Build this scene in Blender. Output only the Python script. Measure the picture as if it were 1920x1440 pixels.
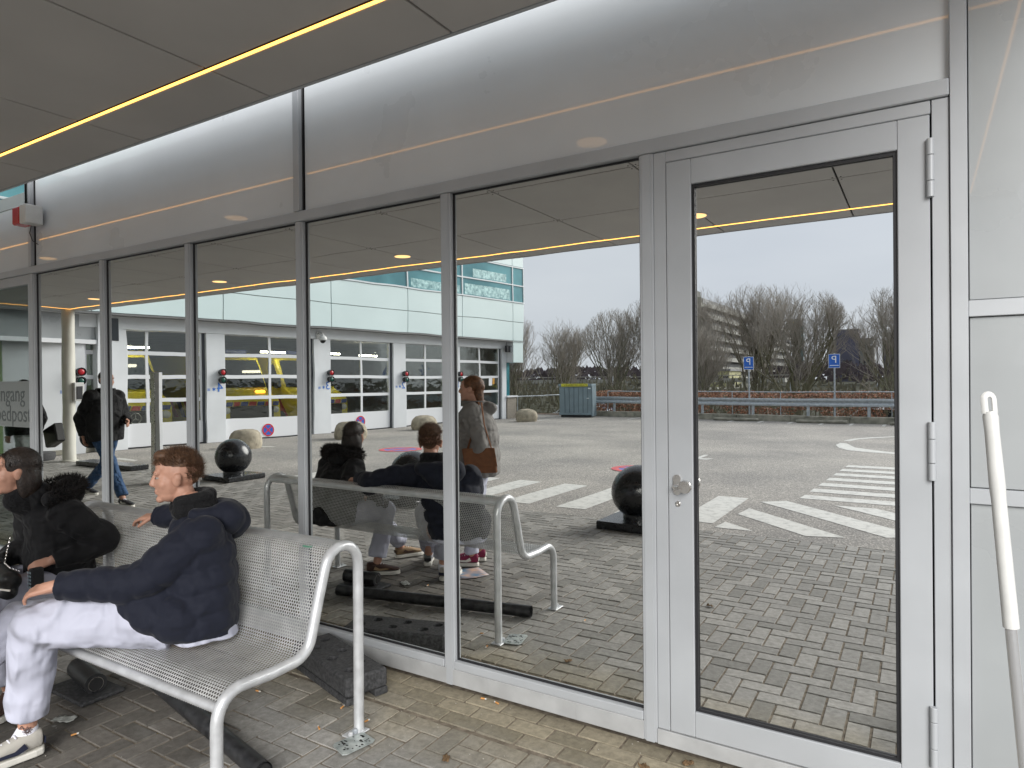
import bpy, math, random
from mathutils import Vector, Matrix, Quaternion, noise
R=math.radians
random.seed(7)
sc=bpy.context.scene
for o in list(bpy.data.objects): bpy.data.objects.remove(o)
col=sc.collection
# ---------------------------------------------------------------- camera
cam=bpy.data.cameras.new("camera"); co=bpy.data.objects.new("camera",cam); col.objects.link(co)
cam.sensor_width=36; cam.lens=36*1253.6/1920; cam.clip_start=.05; cam.clip_end=3000
yaw,pitch,roll=-0.550733,-0.004699,-0.009693
fw=Vector((math.sin(yaw)*math.cos(pitch),math.cos(yaw)*math.cos(pitch),math.sin(pitch)))
rt=Vector((math.cos(yaw),-math.sin(yaw),0)); up=rt.cross(fw)
r2=rt*math.cos(roll)+up*math.sin(roll); u2=-rt*math.sin(roll)+up*math.cos(roll)
mw=Matrix((r2,u2,-fw)).transposed().to_4x4(); mw.translation=Vector((0,-2.83,1.62)); co.matrix_world=mw
sc.camera=co
# ---------------------------------------------------------------- world, sun, exposure
W=bpy.data.worlds.new("World"); sc.world=W; W.use_nodes=True
nt=W.node_tree; nt.nodes.clear()
out=nt.nodes.new("ShaderNodeOutputWorld"); bg=nt.nodes.new("ShaderNodeBackground")
sky=nt.nodes.new("ShaderNodeTexSky"); sky.sky_type='NISHITA'; sky.sun_disc=False
SUN_EL,SUN_ROT=R(27),R(150)
sky.sun_elevation=SUN_EL; sky.sun_rotation=SUN_ROT; sky.dust_density=1.5; sky.air_density=1.2; sky.ozone_density=2
tc=nt.nodes.new("ShaderNodeTexCoord"); mp=nt.nodes.new("ShaderNodeMapping"); mp.inputs['Scale'].default_value=(1,1,3.5)
nz=nt.nodes.new("ShaderNodeTexNoise"); nz.inputs['Scale'].default_value=1.6; nz.inputs['Detail'].default_value=5; nz.inputs['Roughness'].default_value=.5
cr=nt.nodes.new("ShaderNodeValToRGB")
cr.color_ramp.elements[0].position=.3; cr.color_ramp.elements[0].color=(.66,.71,.80,1)
cr.color_ramp.elements[1].position=.75; cr.color_ramp.elements[1].color=(.82,.86,.93,1)
sc_=nt.nodes.new("ShaderNodeVectorMath"); sc_.operation='SCALE'; sc_.inputs['Scale'].default_value=5.8
mx=nt.nodes.new("ShaderNodeMixRGB"); mx.inputs[0].default_value=.96
L=nt.links.new
L(tc.outputs['Generated'],mp.inputs[0]); L(mp.outputs[0],nz.inputs[0]); L(nz.outputs[0],cr.inputs[0])
L(cr.outputs[0],sc_.inputs[0]); L(sky.outputs[0],mx.inputs[1]); L(sc_.outputs[0],mx.inputs[2]); L(mx.outputs[0],bg.inputs[0])
bg.inputs[1].default_value=.052; L(bg.outputs[0],out.inputs[0])
sl=bpy.data.lights.new("sun",'SUN'); sl.energy=1.5; sl.angle=R(40); sl.color=(1,.98,.95)
so=bpy.data.objects.new("sun",sl); col.objects.link(so)
sd=Vector((math.sin(SUN_ROT)*math.cos(SUN_EL),math.cos(SUN_ROT)*math.cos(SUN_EL),math.sin(SUN_EL)))
so.rotation_euler=sd.to_track_quat('Z','Y').to_euler()
sc.view_settings.view_transform='Standard'; sc.view_settings.look='None'; sc.view_settings.gamma=1
sc.view_settings.exposure=1.78
sc.cycles.max_bounces=10; sc.cycles.glossy_bounces=6; sc.cycles.transparent_max_bounces=24; sc.cycles.diffuse_bounces=5
# ---------------------------------------------------------------- helpers
def mat(name,base=(.5,.5,.5),rough=.6,metal=0.,noise_=None,bump=None,spec=.5,emit=None,estr=0,coat=0,coord='Object'):
    """noise_=(scale,amount[,colour2]); bump=(scale,distance)"""
    m=bpy.data.materials.new(name); m.use_nodes=True; n=m.node_tree.nodes; l=m.node_tree.links.new
    b=n['Principled BSDF']; b.inputs['Base Color'].default_value=(*base,1); b.inputs['Roughness'].default_value=rough
    b.inputs['Metallic'].default_value=metal; b.inputs['Specular IOR Level'].default_value=spec
    if coat: b.inputs['Coat Weight'].default_value=coat; b.inputs['Coat Roughness'].default_value=.012
    if emit: b.inputs['Emission Color'].default_value=(*emit,1); b.inputs['Emission Strength'].default_value=estr
    t=n.new("ShaderNodeTexCoord")
    if noise_:
        z=n.new("ShaderNodeTexNoise"); z.inputs['Scale'].default_value=noise_[0]; z.inputs['Detail'].default_value=6
        l(t.outputs[coord],z.inputs[0])
        c=n.new("ShaderNodeValToRGB"); a=noise_[1]; c2=noise_[2] if len(noise_)>2 else tuple(min(1,v*(1+a)) for v in base)
        c.color_ramp.elements[0].color=(*[v*(1-a) for v in base],1); c.color_ramp.elements[1].color=(*c2,1)
        c.color_ramp.elements[0].position=.35; c.color_ramp.elements[1].position=.68
        l(z.outputs[0],c.inputs[0]); l(c.outputs[0],b.inputs['Base Color'])
        ml=n.new("ShaderNodeMath"); ml.operation='MULTIPLY_ADD'; ml.inputs[1].default_value=.25*(rough>.15); ml.inputs[2].default_value=rough-.12*(rough>.15)
        l(z.outputs[0],ml.inputs[0]); l(ml.outputs[0],b.inputs['Roughness'])
    if bump:
        z=n.new("ShaderNodeTexNoise"); z.inputs['Scale'].default_value=bump[0]; z.inputs['Detail'].default_value=4
        l(t.outputs[coord],z.inputs[0]); bp=n.new("ShaderNodeBump"); bp.inputs['Distance'].default_value=bump[1]; bp.inputs['Strength'].default_value=1
        l(z.outputs[0],bp.inputs['Height']); l(bp.outputs[0],b.inputs['Normal'])
    return m
class MB:
    def __init__(s): s.v=[]; s.f=[]; s.m=[]; s.mi=0
    def add(s,vs,fs):
        k=len(s.v); s.v+= [tuple(q) for q in vs]; s.f+=[tuple(i+k for i in f) for f in fs]; s.m+=[s.mi]*len(fs); return s
    def box(s,a,b,c=None):
        x0,y0,z0=a; x1,y1,z1=b
        if x0>x1:x0,x1=x1,x0
        if y0>y1:y0,y1=y1,y0
        if z0>z1:z0,z1=z1,z0
        return s.add([(x0,y0,z0),(x1,y0,z0),(x1,y1,z0),(x0,y1,z0),(x0,y0,z1),(x1,y0,z1),(x1,y1,z1),(x0,y1,z1)],
            [(0,3,2,1),(4,5,6,7),(0,1,5,4),(1,2,6,5),(2,3,7,6),(3,0,4,7)])
    def cbox(s,a,b,c=.004):
        """chamfered box"""
        x0,y0,z0=[min(p,q) for p,q in zip(a,b)]; x1,y1,z1=[max(p,q) for p,q in zip(a,b)]
        c=min(c,(x1-x0)/3,(y1-y0)/3,(z1-z0)/3)
        V=[];idx={}
        for sx in (0,1):
            for sy in (0,1):
                for sz in (0,1):
                    for ax in range(3):
                        p=[x1 if sx else x0,y1 if sy else y0,z1 if sz else z0]
                        for k,sg in enumerate((sx,sy,sz)):
                            if k!=ax: p[k]+= -c if sg else c
                        idx[(sx,sy,sz,ax)]=len(V); V.append(tuple(p))
        F=[]
        for ax in range(3):
            o=[k for k in range(3) if k!=ax]
            for sd_ in (0,1):
                q=[]
                for u,w in ((0,0),(1,0),(1,1),(0,1)):
                    g=[0,0,0]; g[ax]=sd_; g[o[0]]=u; g[o[1]]=w; q.append(idx[(*g,ax)])
                F.append(tuple(q))
        for ax in range(3):
            o=[k for k in range(3) if k!=ax]
            for u in (0,1):
                for w in (0,1):
                    g0=[0,0,0]; g1=[0,0,0]; g1[ax]=1
                    for g in (g0,g1): g[o[0]]=u; g[o[1]]=w
                    F.append((idx[(*g0,o[0])],idx[(*g0,o[1])],idx[(*g1,o[1])],idx[(*g1,o[0])]))
        for sx in (0,1):
            for sy in (0,1):
                for sz in (0,1): F.append(tuple(idx[(sx,sy,sz,a)] for a in range(3)))
        return s.add(V,F)
    def tube(s,pts,r,n=12,cap=True,flat=1.0):
        pts=[Vector(p) for p in pts]; rr=r if isinstance(r,(list,tuple)) else [r]*len(pts)
        V=[];F=[]; prev=None
        for i,p in enumerate(pts):
            d=(pts[min(i+1,len(pts)-1)]-pts[max(i-1,0)]).normalized()
            if prev is None:
                a=Vector((0,0,1)) if abs(d.z)<.9 else Vector((1,0,0)); u=d.cross(a).normalized()
            else: u=(prev-d*prev.dot(d)).normalized()
            prev=u; w=d.cross(u)
            for k in range(n):
                t=2*math.pi*k/n; V.append(p+(u*math.cos(t)+w*math.sin(t)*flat)*rr[i])
        for i in range(len(pts)-1):
            for k in range(n):
                a=i*n+k; b=i*n+(k+1)%n; F.append((a,b,b+n,a+n))
        if cap: F.append(tuple(range(n-1,-1,-1))); F.append(tuple((len(pts)-1)*n+k for k in range(n)))
        return s.add(V,F)
    def lathe(s,prof,c=(0,0,0),n=24,M=None):
        V=[];F=[]
        for r,z in prof:
            for k in range(n):
                t=2*math.pi*k/n; q=Vector((r*math.cos(t),r*math.sin(t),z)); 
                if M: q=M@q
                V.append(q+Vector(c))
        for i in range(len(prof)-1):
            for k in range(n):
                a=i*n+k;b=i*n+(k+1)%n; F.append((a,b,b+n,a+n))
        F.append(tuple(range(n-1,-1,-1))); F.append(tuple((len(prof)-1)*n+k for k in range(n)))
        return s.add(V,F)
    def ell(s,c,r,M=None,n=16,m=10):
        V=[];F=[]; c=Vector(c)
        for i in range(m+1):
            ph=math.pi*i/m
            for k in range(n):
                t=2*math.pi*k/n; q=Vector((r[0]*math.sin(ph)*math.cos(t),r[1]*math.sin(ph)*math.sin(t),-r[2]*math.cos(ph)))
                if i in(0,m): q=Vector((0,0,-r[2] if i==0 else r[2]))
                if M: q=M@q
                V.append(q+c)
        # merge poles
        W_=[V[0]]+V[n:m*n]+[V[m*n]]
        def id_(i,k): return 0 if i==0 else (len(W_)-1 if i==m else 1+(i-1)*n+k%n)
        for i in range(m):
            for k in range(n):
                q=[id_(i,k),id_(i,k+1),id_(i+1,k+1),id_(i+1,k)]
                q=list(dict.fromkeys(q)); F.append(tuple(q))
        return s.add(W_,F)
    def cap(s,p0,r0,p1,r1,n=14,flat0=False,flat1=False):
        """tapered capsule"""
        p0=Vector(p0);p1=Vector(p1); d=(p1-p0); L_=d.length; d.normalize()
        a=Vector((0,0,1)) if abs(d.z)<.9 else Vector((1,0,0)); u=d.cross(a).normalized(); w=d.cross(u)
        rings=[]
        if not flat0:
            for i in range(4): 
                t=math.pi/2*(i+.25)/4.25; rings.append((-r0*math.cos(t),r0*math.sin(t)))
        rings.append((0,r0)); rings.append((L_,r1))
        if not flat1:
            for i in range(3,-1,-1):
                t=math.pi/2*(i+.25)/4.25; rings.append((L_+r1*math.cos(t),r1*math.sin(t)))
        V=[];F=[]
        for z,r in rings:
            for k in range(n):
                t=2*math.pi*k/n; V.append(p0+d*z+(u*math.cos(t)+w*math.sin(t))*r)
        for i in range(len(rings)-1):
            for k in range(n):
                q=i*n+k;b=i*n+(k+1)%n; F.append((q,b,b+n,q+n))
        F.append(tuple(range(n-1,-1,-1))); F.append(tuple((len(rings)-1)*n+k for k in range(n)))
        return s.add(V,F)
    def poly(s,pts): return s.add(pts,[tuple(range(len(pts)))])
    def prism(s,pts,dv):
        """planar polygon pts (3d) extruded along dv"""
        n=len(pts); dv=Vector(dv); P=[Vector(p) for p in pts]
        return s.add(P+[p+dv for p in P],[tuple(range(n-1,-1,-1)),tuple(range(n,2*n))]+[(i,(i+1)%n,(i+1)%n+n,i+n) for i in range(n)])
    def xf(s,M,start=0):
        for i in range(start,len(s.v)): s.v[i]=tuple(M@Vector(s.v[i]))
        return s
def root_loc(o):
    while o.parent: o=o.parent
    return o.location
def build(name,mb,mats,parent=None,world=True,smooth=False,bevel=0,fixn=True):
    me=bpy.data.meshes.new(name)
    off=Vector(root_loc(parent)) if (parent and world) else Vector((0,0,0))
    me.from_pydata([tuple(Vector(v)-off) for v in mb.v],[],mb.f)
    if not isinstance(mats,(list,tuple)): mats=[mats]
    for m in mats: me.materials.append(m)
    if len(mats)>1: me.polygons.foreach_set('material_index',mb.m)
    if fixn:
        import bmesh
        bm=bmesh.new(); bm.from_mesh(me); bmesh.ops.recalc_face_normals(bm,faces=bm.faces); bm.to_mesh(me); bm.free()
    if smooth:
        me.polygons.foreach_set('use_smooth',[True]*len(me.polygons))
        try: me.set_sharp_from_angle(angle=R(smooth if smooth is not True else 40))
        except Exception: pass
    me.update()
    o=bpy.data.objects.new(name,me); col.objects.link(o)
    if parent: o.parent=parent
    if bevel:
        b=o.modifiers.new("bevel",'BEVEL'); b.width=bevel; b.segments=2; b.limit_method='ANGLE'
    return o
def tag(o,label=None,cat=None,group=None,kind=None):
    if label: o['label']=label
    if cat: o['category']=cat
    if group: o['group']=group
    if kind: o['kind']=kind
    return o
def thing(name,label,cat,loc=(0,0,0),rz=0,group=None):
    o=bpy.data.objects.new(name,None); col.objects.link(o); o.location=loc; o.rotation_euler=(0,0,rz)
    o.empty_display_size=.2
    return tag(o,label,cat,group)
def copy_tree(o,parent=None):
    c=o.copy(); col.objects.link(c); c.parent=parent
    for ch in [x for x in kids.get(o,[])] if False else list(o.children): copy_tree(ch,c)
    return c
def text_mb(s,size,M,depth=.002,align='LEFT'):
    """letters as a mesh; M maps text x,y,z into place"""
    cu=bpy.data.curves.new("t",'FONT'); cu.body=s; cu.size=size; cu.extrude=depth/2; cu.align_x=align; cu.resolution_u=3
    o=bpy.data.objects.new("t",cu); col.objects.link(o)
    dg=bpy.context.evaluated_depsgraph_get(); me=bpy.data.meshes.new_from_object(o.evaluated_get(dg))
    mb=MB(); mb.add([M@v.co for v in me.vertices],[tuple(p.vertices) for p in me.polygons])
    bpy.data.objects.remove(o); bpy.data.curves.remove(cu); bpy.data.meshes.remove(me)
    return mb
def remesh(mb,voxel,it=6,fac=.5):
    me=bpy.data.meshes.new("tmp"); me.from_pydata(mb.v,[],mb.f); me.update()
    import bmesh
    bm=bmesh.new(); bm.from_mesh(me); bmesh.ops.recalc_face_normals(bm,faces=bm.faces); bm.to_mesh(me); bm.free()
    o=bpy.data.objects.new("tmp",me); col.objects.link(o)
    m=o.modifiers.new("r",'REMESH'); m.mode='VOXEL'; m.voxel_size=voxel
    s=o.modifiers.new("s",'SMOOTH'); s.factor=fac; s.iterations=it
    dg=bpy.context.evaluated_depsgraph_get(); e=bpy.data.meshes.new_from_object(o.evaluated_get(dg))
    r=MB(); r.add([v.co[:] for v in e.vertices],[tuple(p.vertices) for p in e.polygons])
    bpy.data.objects.remove(o); bpy.data.meshes.remove(me); bpy.data.meshes.remove(e)
    return r
# ---------------------------------------------------------------- materials
M={}
M['alu']=mat('anodised_aluminium',(.37,.385,.40),.42,.06,noise_=(3,.05),bump=(400,.00005))
M['alu_dirty']=mat('weathered_aluminium',(.37,.375,.375),.5,.08,noise_=(9,.09),bump=(300,.0001))
M['gasket']=mat('black_rubber_gasket',(.012,.012,.014),.5)
M['dark']=mat('dark_void',(.02,.02,.02),.9)
def mirror_mat(name,colr,bumpd=.00025):
    m=mat(name,colr,0.0,1.0); n=m.node_tree.nodes; l=m.node_tree.links.new
    t=n['Texture Coordinate'] if 'Texture Coordinate' in n else n.new("ShaderNodeTexCoord")
    z=n.new("ShaderNodeTexNoise"); z.inputs['Scale'].default_value=1.7; z.inputs['Detail'].default_value=1.5
    l(t.outputs['Object'],z.inputs[0]); bp=n.new("ShaderNodeBump"); bp.inputs['Distance'].default_value=bumpd; bp.inputs['Strength'].default_value=1
    l(z.outputs[0],bp.inputs['Height']); l(bp.outputs[0],n['Principled BSDF'].inputs['Normal'])
    return m
M['mirror']=mirror_mat('mirror_coated_glass',(.78,.79,.77),.0006)
M['mirror2']=mirror_mat('mirror_coated_door_glass',(.80,.81,.80),.0003)
M['panel']=mat('enamelled_glass_panel',(.56,.585,.60),.3,0,bump=(1.2,.0003),noise_=(1.5,.04),coat=.9)
M['sidepanel']=mat('pale_grey_enamelled_panel',(.30,.315,.32),.3,0,bump=(1.2,.0006),noise_=(2,.04),coat=.6)
M['steel']=mat('brushed_stainless',(.62,.60,.57),.28,1.0,noise_=(30,.08))
M['chrome']=mat('chrome_tube',(.85,.86,.88),.16,.85)
M['galv']=mat('galvanised_steel',(.42,.45,.48),.5,.6,noise_=(12,.15),bump=(40,.0006))
M['bench']=mat('silver_powder_coat',(.56,.57,.58),.38,.35,noise_=(18,.10),bump=(220,.00015))
M['white_plastic']=mat('white_plastic',(.60,.60,.58),.35,0,noise_=(20,.05))
M['black_rubber']=mat('recycled_rubber',(.035,.036,.038),.75,0,noise_=(60,.35,(.075,.075,.078)),bump=(120,.0015))
M['black_plastic']=mat('black_plastic_pipe',(.015,.016,.018),.42,0,noise_=(25,.3,(.04,.04,.042)),bump=(30,.0006))
M['ball']=mat('black_polished_concrete',(.012,.013,.015),.24,0,noise_=(30,.15,(.016,.017,.019)),coat=.15)
M['soffit']=mat('grey_soffit_panel',(.42,.40,.38),.6,0,noise_=(1.2,.07),bump=(200,.0001))
M['led']=mat('warm_led',(1,.7,.3),.5,0,emit=(1,.45,.08),estr=1.15)
M['downlight']=mat('warm_lamp_lens',(1,.7,.4),.5,0,emit=(1,.55,.2),estr=.55)
M['col']=mat('beige_painted_steel',(.55,.54,.48),.45,0,noise_=(4,.05))
M['white_wall']=mat('white_render',(.66,.68,.70),.6,0,noise_=(2,.04),bump=(80,.0008))
M['gpanel']=mat('pale_green_glass_cladding',(.60,.71,.71),.35,0,noise_=(.5,.03),coat=.15)
M['wallback']=mat('concrete_block',(.3,.3,.29),.8,0,noise_=(5,.1))
M['white_frame']=mat('white_lacquered_frame',(.74,.75,.77),.4)
M['red']=mat('red_plastic',(.45,.02,.03),.25); M['green_lens']=mat('dark_green_lens',(.01,.07,.05),.2)
M['blk']=mat('matt_black_plastic',(.02,.02,.022),.5)
M['blue_paint']=mat('blue_lettering',(.03,.16,.55),.5)
M['sign_blue']=mat('blue_sign_film',(.015,.12,.52),.4,0,noise_=(5,.05)); M['sign_white']=mat('white_sign_film',(.8,.82,.84),.4)
M['sign_red']=mat('red_sign_film',(.55,.03,.05),.4)
M['stone']=mat('sandy_boulder',(.30,.26,.19),.85,0,noise_=(6,.25,(.42,.37,.28)),bump=(25,.012))
M['curb']=mat('mossy_concrete_kerb',(.25,.24,.19),.85,0,noise_=(4,.3,(.36,.34,.28)),bump=(50,.004))
M['bark']=mat('grey_brown_bark',(.19,.17,.13),.85,0,noise_=(3,.3,(.24,.24,.15)))
M['bark2']=mat('mossy_bark',(.17,.17,.09),.85,0,noise_=(2,.3,(.23,.21,.14)))
M['twig']=mat('reddish_twigs',(.35,.315,.27),.85)
M['yellow']=mat('ambulance_yellow',(.75,.64,.03),.3,0,coat=.5)
M['vglass']=mat('vehicle_glass',(.015,.02,.025),.05); M['blue_v']=mat('blue_chevron',(.02,.05,.25),.4); M['red_v']=mat('red_chevron',(.5,.04,.03),.4)
M['container']=mat('grey_blue_painted_steel',(.19,.25,.28),.5,0,noise_=(3,.1),bump=(60,.0008))
M['yellow_sign']=mat('yellow_sign_board',(.62,.58,.05),.5)
# clear glass
def clear_glass(name,tint,refl=.25,alpha=.75,bumpd=.002,scale=3):
    m=bpy.data.materials.new(name); m.use_nodes=True; n=m.node_tree.nodes; l=m.node_tree.links.new; n.clear()
    o=n.new("ShaderNodeOutputMaterial"); tr=n.new("ShaderNodeBsdfTransparent"); tr.inputs[0].default_value=(*tint,1)
    g=n.new("ShaderNodeBsdfGlossy"); g.inputs['Roughness'].default_value=.02; g.inputs[0].default_value=(.9,.95,.95,1)
    t=n.new("ShaderNodeTexCoord"); z=n.new("ShaderNodeTexNoise"); z.inputs['Scale'].default_value=scale; z.inputs['Detail'].default_value=3
    l(t.outputs['Object'],z.inputs[0]); bp=n.new("ShaderNodeBump"); bp.inputs['Distance'].default_value=bumpd; l(z.outputs[0],bp.inputs['Height']); l(bp.outputs[0],g.inputs['Normal'])
    fr=n.new("ShaderNodeLayerWeight"); fr.inputs[0].default_value=.35
    ma=n.new("ShaderNodeMath"); ma.operation='MULTIPLY_ADD'; ma.inputs[1].default_value=.30; ma.inputs[2].default_value=refl; l(fr.outputs['Fresnel'],ma.inputs[0])
    x=n.new("ShaderNodeMixShader"); l(ma.outputs[0],x.inputs[0]); l(tr.outputs[0],x.inputs[1]); l(g.outputs[0],x.inputs[2]); l(x.outputs[0],o.inputs[0])
    return m
M['door_glass']=clear_glass('garage_pane',(.86,.87,.85),.05,bumpd=.006,scale=2.2)
M['entr_glass']=clear_glass('entrance_pane',(.45,.52,.48),.30,bumpd=.0003,scale=1.5)
M['teal_glass']=mat('teal_tinted_glass',(.05,.22,.26),.04,.0,noise_=(.35,.35,(.16,.42,.46)),coat=1)
M['green_glass']=mat('green_backpainted_glass',(.13,.20,.08),.05,.0,noise_=(.6,.3,(.30,.42,.20)),coat=1)
# ---------------------------------------------------------------- ground
def noise_layers(m,stain=None):
    pass
def brick_mat():
    m=bpy.data.materials.new('concrete_paver'); m.use_nodes=True; n=m.node_tree.nodes; l=m.node_tree.links.new
    b=n['Principled BSDF']; b.inputs['Roughness'].default_value=.85
    geo=n.new("ShaderNodeNewGeometry"); t=n.new("ShaderNodeTexCoord")
    rr=n.new("ShaderNodeValToRGB"); e=rr.color_ramp.elements; e[0].color=(.20,.195,.18,1); e[1].color=(.325,.315,.295,1)
    k=e.new(.5); k.color=(.26,.253,.238,1); l(geo.outputs['Random Per Island'],rr.inputs[0])
    z=n.new("ShaderNodeTexNoise"); z.inputs['Scale'].default_value=28; z.inputs['Detail'].default_value=8; z.inputs['Roughness'].default_value=.7; l(t.outputs['Object'],z.inputs[0])
    r2=n.new("ShaderNodeValToRGB"); r2.color_ramp.elements[0].color=(.62,.61,.59,1); r2.color_ramp.elements[1].color=(1.3,1.3,1.3,1); r2.color_ramp.elements[0].position=.3; r2.color_ramp.elements[1].position=.72; l(z.outputs[0],r2.inputs[0])
    mu=n.new("ShaderNodeMixRGB"); mu.blend_type='MULTIPLY'; mu.inputs[0].default_value=.85; l(rr.outputs[0],mu.inputs[1]); l(r2.outputs[0],mu.inputs[2])
    # moss / wet brown strip close to the facade and grime patches
    sp=n.new("ShaderNodeSeparateXYZ"); l(t.outputs['Object'],sp.inputs[0])
    z2=n.new("ShaderNodeTexNoise"); z2.inputs['Scale'].default_value=2.2; z2.inputs['Detail'].default_value=7; l(t.outputs['Object'],z2.inputs[0])
    a=n.new("ShaderNodeMath"); a.operation='MULTIPLY_ADD'; l(z2.outputs[0],a.inputs[0]); a.inputs[1].default_value=.75; l(sp.outputs[1],a.inputs[2])
    mr=n.new("ShaderNodeMapRange"); mr.inputs[1].default_value=-.30; mr.inputs[2].default_value=.18; l(a.outputs[0],mr.inputs[0])
    mm=n.new("ShaderNodeMixRGB"); mm.blend_type='MULTIPLY'; mm.inputs[2].default_value=(.95,.86,.66,1); l(mr.outputs[0],mm.inputs[0]); l(mu.outputs[0],mm.inputs[1])
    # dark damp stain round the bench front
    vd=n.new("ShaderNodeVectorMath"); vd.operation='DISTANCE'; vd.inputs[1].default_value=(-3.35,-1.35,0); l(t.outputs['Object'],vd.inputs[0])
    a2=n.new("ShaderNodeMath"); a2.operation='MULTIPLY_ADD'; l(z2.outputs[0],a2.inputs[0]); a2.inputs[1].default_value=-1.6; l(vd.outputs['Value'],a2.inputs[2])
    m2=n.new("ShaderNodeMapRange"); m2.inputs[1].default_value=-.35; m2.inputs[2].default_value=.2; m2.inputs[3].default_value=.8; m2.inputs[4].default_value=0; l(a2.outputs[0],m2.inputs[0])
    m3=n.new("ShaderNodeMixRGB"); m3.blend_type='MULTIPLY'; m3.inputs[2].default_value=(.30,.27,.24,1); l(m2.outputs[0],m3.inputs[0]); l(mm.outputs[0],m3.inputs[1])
    # pale chalky patches and gum
    v=n.new("ShaderNodeTexVoronoi"); v.inputs['Scale'].default_value=3.1; l(t.outputs['Object'],v.inputs[0])
    m4=n.new("ShaderNodeMapRange"); m4.inputs[1].default_value=.035; m4.inputs[2].default_value=.05; m4.inputs[3].default_value=.5; m4.inputs[4].default_value=0; l(v.outputs['Distance'],m4.inputs[0])
    m5=n.new("ShaderNodeMixRGB"); m5.inputs[2].default_value=(.34,.34,.33,1); l(m4.outputs[0],m5.inputs[0]); l(m3.outputs[0],m5.inputs[1])
    l(m5.outputs[0],b.inputs['Base Color'])
    bp=n.new("ShaderNodeBump"); bp.inputs['Distance'].default_value=.003; l(z.outputs[0],bp.inputs['Height']); l(bp.outputs[0],b.inputs['Normal'])
    return m
BY=-4.30
rnd=random.Random(3)
mb=MB(); w=.105; g=.0035
i0,i1=int(-19/w),int(4/w); j0,j1=int(BY/w)-1,-3
def paver(x0,y0,x1,y1):
    y0=max(y0,BY); 
    if y1-y0<.03: return
    x0+=g;x1-=g;y0+=g;y1-=g; z=-.004+rnd.uniform(-.0016,.0016); c=.004
    tx,ty=rnd.uniform(-.0012,.0012),rnd.uniform(-.0012,.0012)
    V=[(x0,y0,-.02),(x1,y0,-.02),(x1,y1,-.02),(x0,y1,-.02),(x0+c,y0+c,z-tx-ty),(x1-c,y0+c,z+tx-ty),(x1-c,y1-c,z+tx+ty),(x0+c,y1-c,z-tx+ty)]
    mb.add(V,[(4,5,6,7),(0,1,5,4),(1,2,6,5),(2,3,7,6),(3,0,4,7)])
for i in range(i0,i1):
    for j in range(j0,j1):
        t=(i-j)%4
        if t==0: paver(i*w,j*w,(i+2)*w,(j+1)*w)
        elif t==3: 
            if j+1<j1: paver(i*w,j*w,(i+1)*w,(j+2)*w)
            else: paver(i*w,j*w,(i+1)*w,(j+1)*w)
        elif t==2 and j==j0: paver(i*w,j*w,(i+1)*w,(j+1)*w)
        elif t==1 and i==i0: pass
# border courses along the facade
for k in range(3):
    y1=-k*w+.02; x=-19+ (k%2)*.105
    while x<4:
        paver(x,y1-w,x+.21,y1); x+=.21
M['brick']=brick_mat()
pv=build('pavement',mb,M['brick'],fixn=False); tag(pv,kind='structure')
M['sand']=mat('jointing_sand',(.19,.155,.115),.95,0,noise_=(30,.4,(.25,.21,.16)))
mb=MB(); mb.poly([(-19.5,BY,-.0095),(6,BY,-.0095),(6,9,-.0125),(-19.5,9,-.0095)]); tag(build('pavement_bed',mb,M['sand']),kind='structure')
# asphalt
def asphalt():
    m=bpy.data.materials.new('worn_asphalt'); m.use_nodes=True; n=m.node_tree.nodes; l=m.node_tree.links.new
    b=n['Principled BSDF']; b.inputs['Roughness'].default_value=.85; t=n.new("ShaderNodeTexCoord")
    v=n.new("ShaderNodeTexVoronoi"); v.inputs['Scale'].default_value=75; l(t.outputs['Object'],v.inputs[0])
    r=n.new("ShaderNodeValToRGB"); e=r.color_ramp.elements; e[0].color=(.18,.172,.16,1); e[1].color=(.55,.525,.485,1); k=e.new(.72); k.color=(.305,.29,.272,1)
    sp=n.new("ShaderNodeSeparateColor"); l(v.outputs['Color'],sp.inputs[0]); l(sp.outputs[0],r.inputs[0])
    z=n.new("ShaderNodeTexNoise"); z.inputs['Scale'].default_value=.5; z.inputs['Detail'].default_value=8; l(t.outputs['Object'],z.inputs[0])
    r2=n.new("ShaderNodeValToRGB"); r2.color_ramp.elements[0].color=(.82,.81,.80,1); r2.color_ramp.elements[1].color=(1.2,1.17,1.12,1); r2.color_ramp.elements[0].position=.35; r2.color_ramp.elements[1].position=.65; l(z.outputs[0],r2.inputs[0])
    mu=n.new("ShaderNodeMixRGB"); mu.blend_type='MULTIPLY'; mu.inputs[0].default_value=1; l(r.outputs[0],mu.inputs[1]); l(r2.outputs[0],mu.inputs[2])
    l(mu.outputs[0],b.inputs['Base Color'])
    bp=n.new("ShaderNodeBump"); bp.inputs['Distance'].default_value=.004; l(v.outputs['Distance'],bp.inputs['Height']); l(bp.outputs[0],b.inputs['Normal'])
    return m
M['asphalt']=asphalt()
def railY(x): return -23.5+.10*(x+.8) if x>-14.5 else -24.87
mb=MB(); mb.poly([(-40,railY(-14.4)+.12,-.006),(-14.4,railY(-14.4)+.12,-.006),(60,railY(60)+.12,-.006),(60,BY-.004,-.006),(-40,BY-.004,-.006)])
tag(build('road',mb,M['asphalt']),kind='structure')
mb=MB(); mb.poly([(-1500,-1500,-1.3),(1500,-1500,-1.3),(1500,1500,-1.3),(-1500,1500,-1.3)])
tag(build('ground',mb,mat('worn_verge',(.085,.085,.065),.95,0,noise_=(.3,.3,(.13,.13,.11)),spec=0)),kind='structure')
mb=MB(); a=railY(-14.4); b_=railY(60)+2.2
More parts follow.
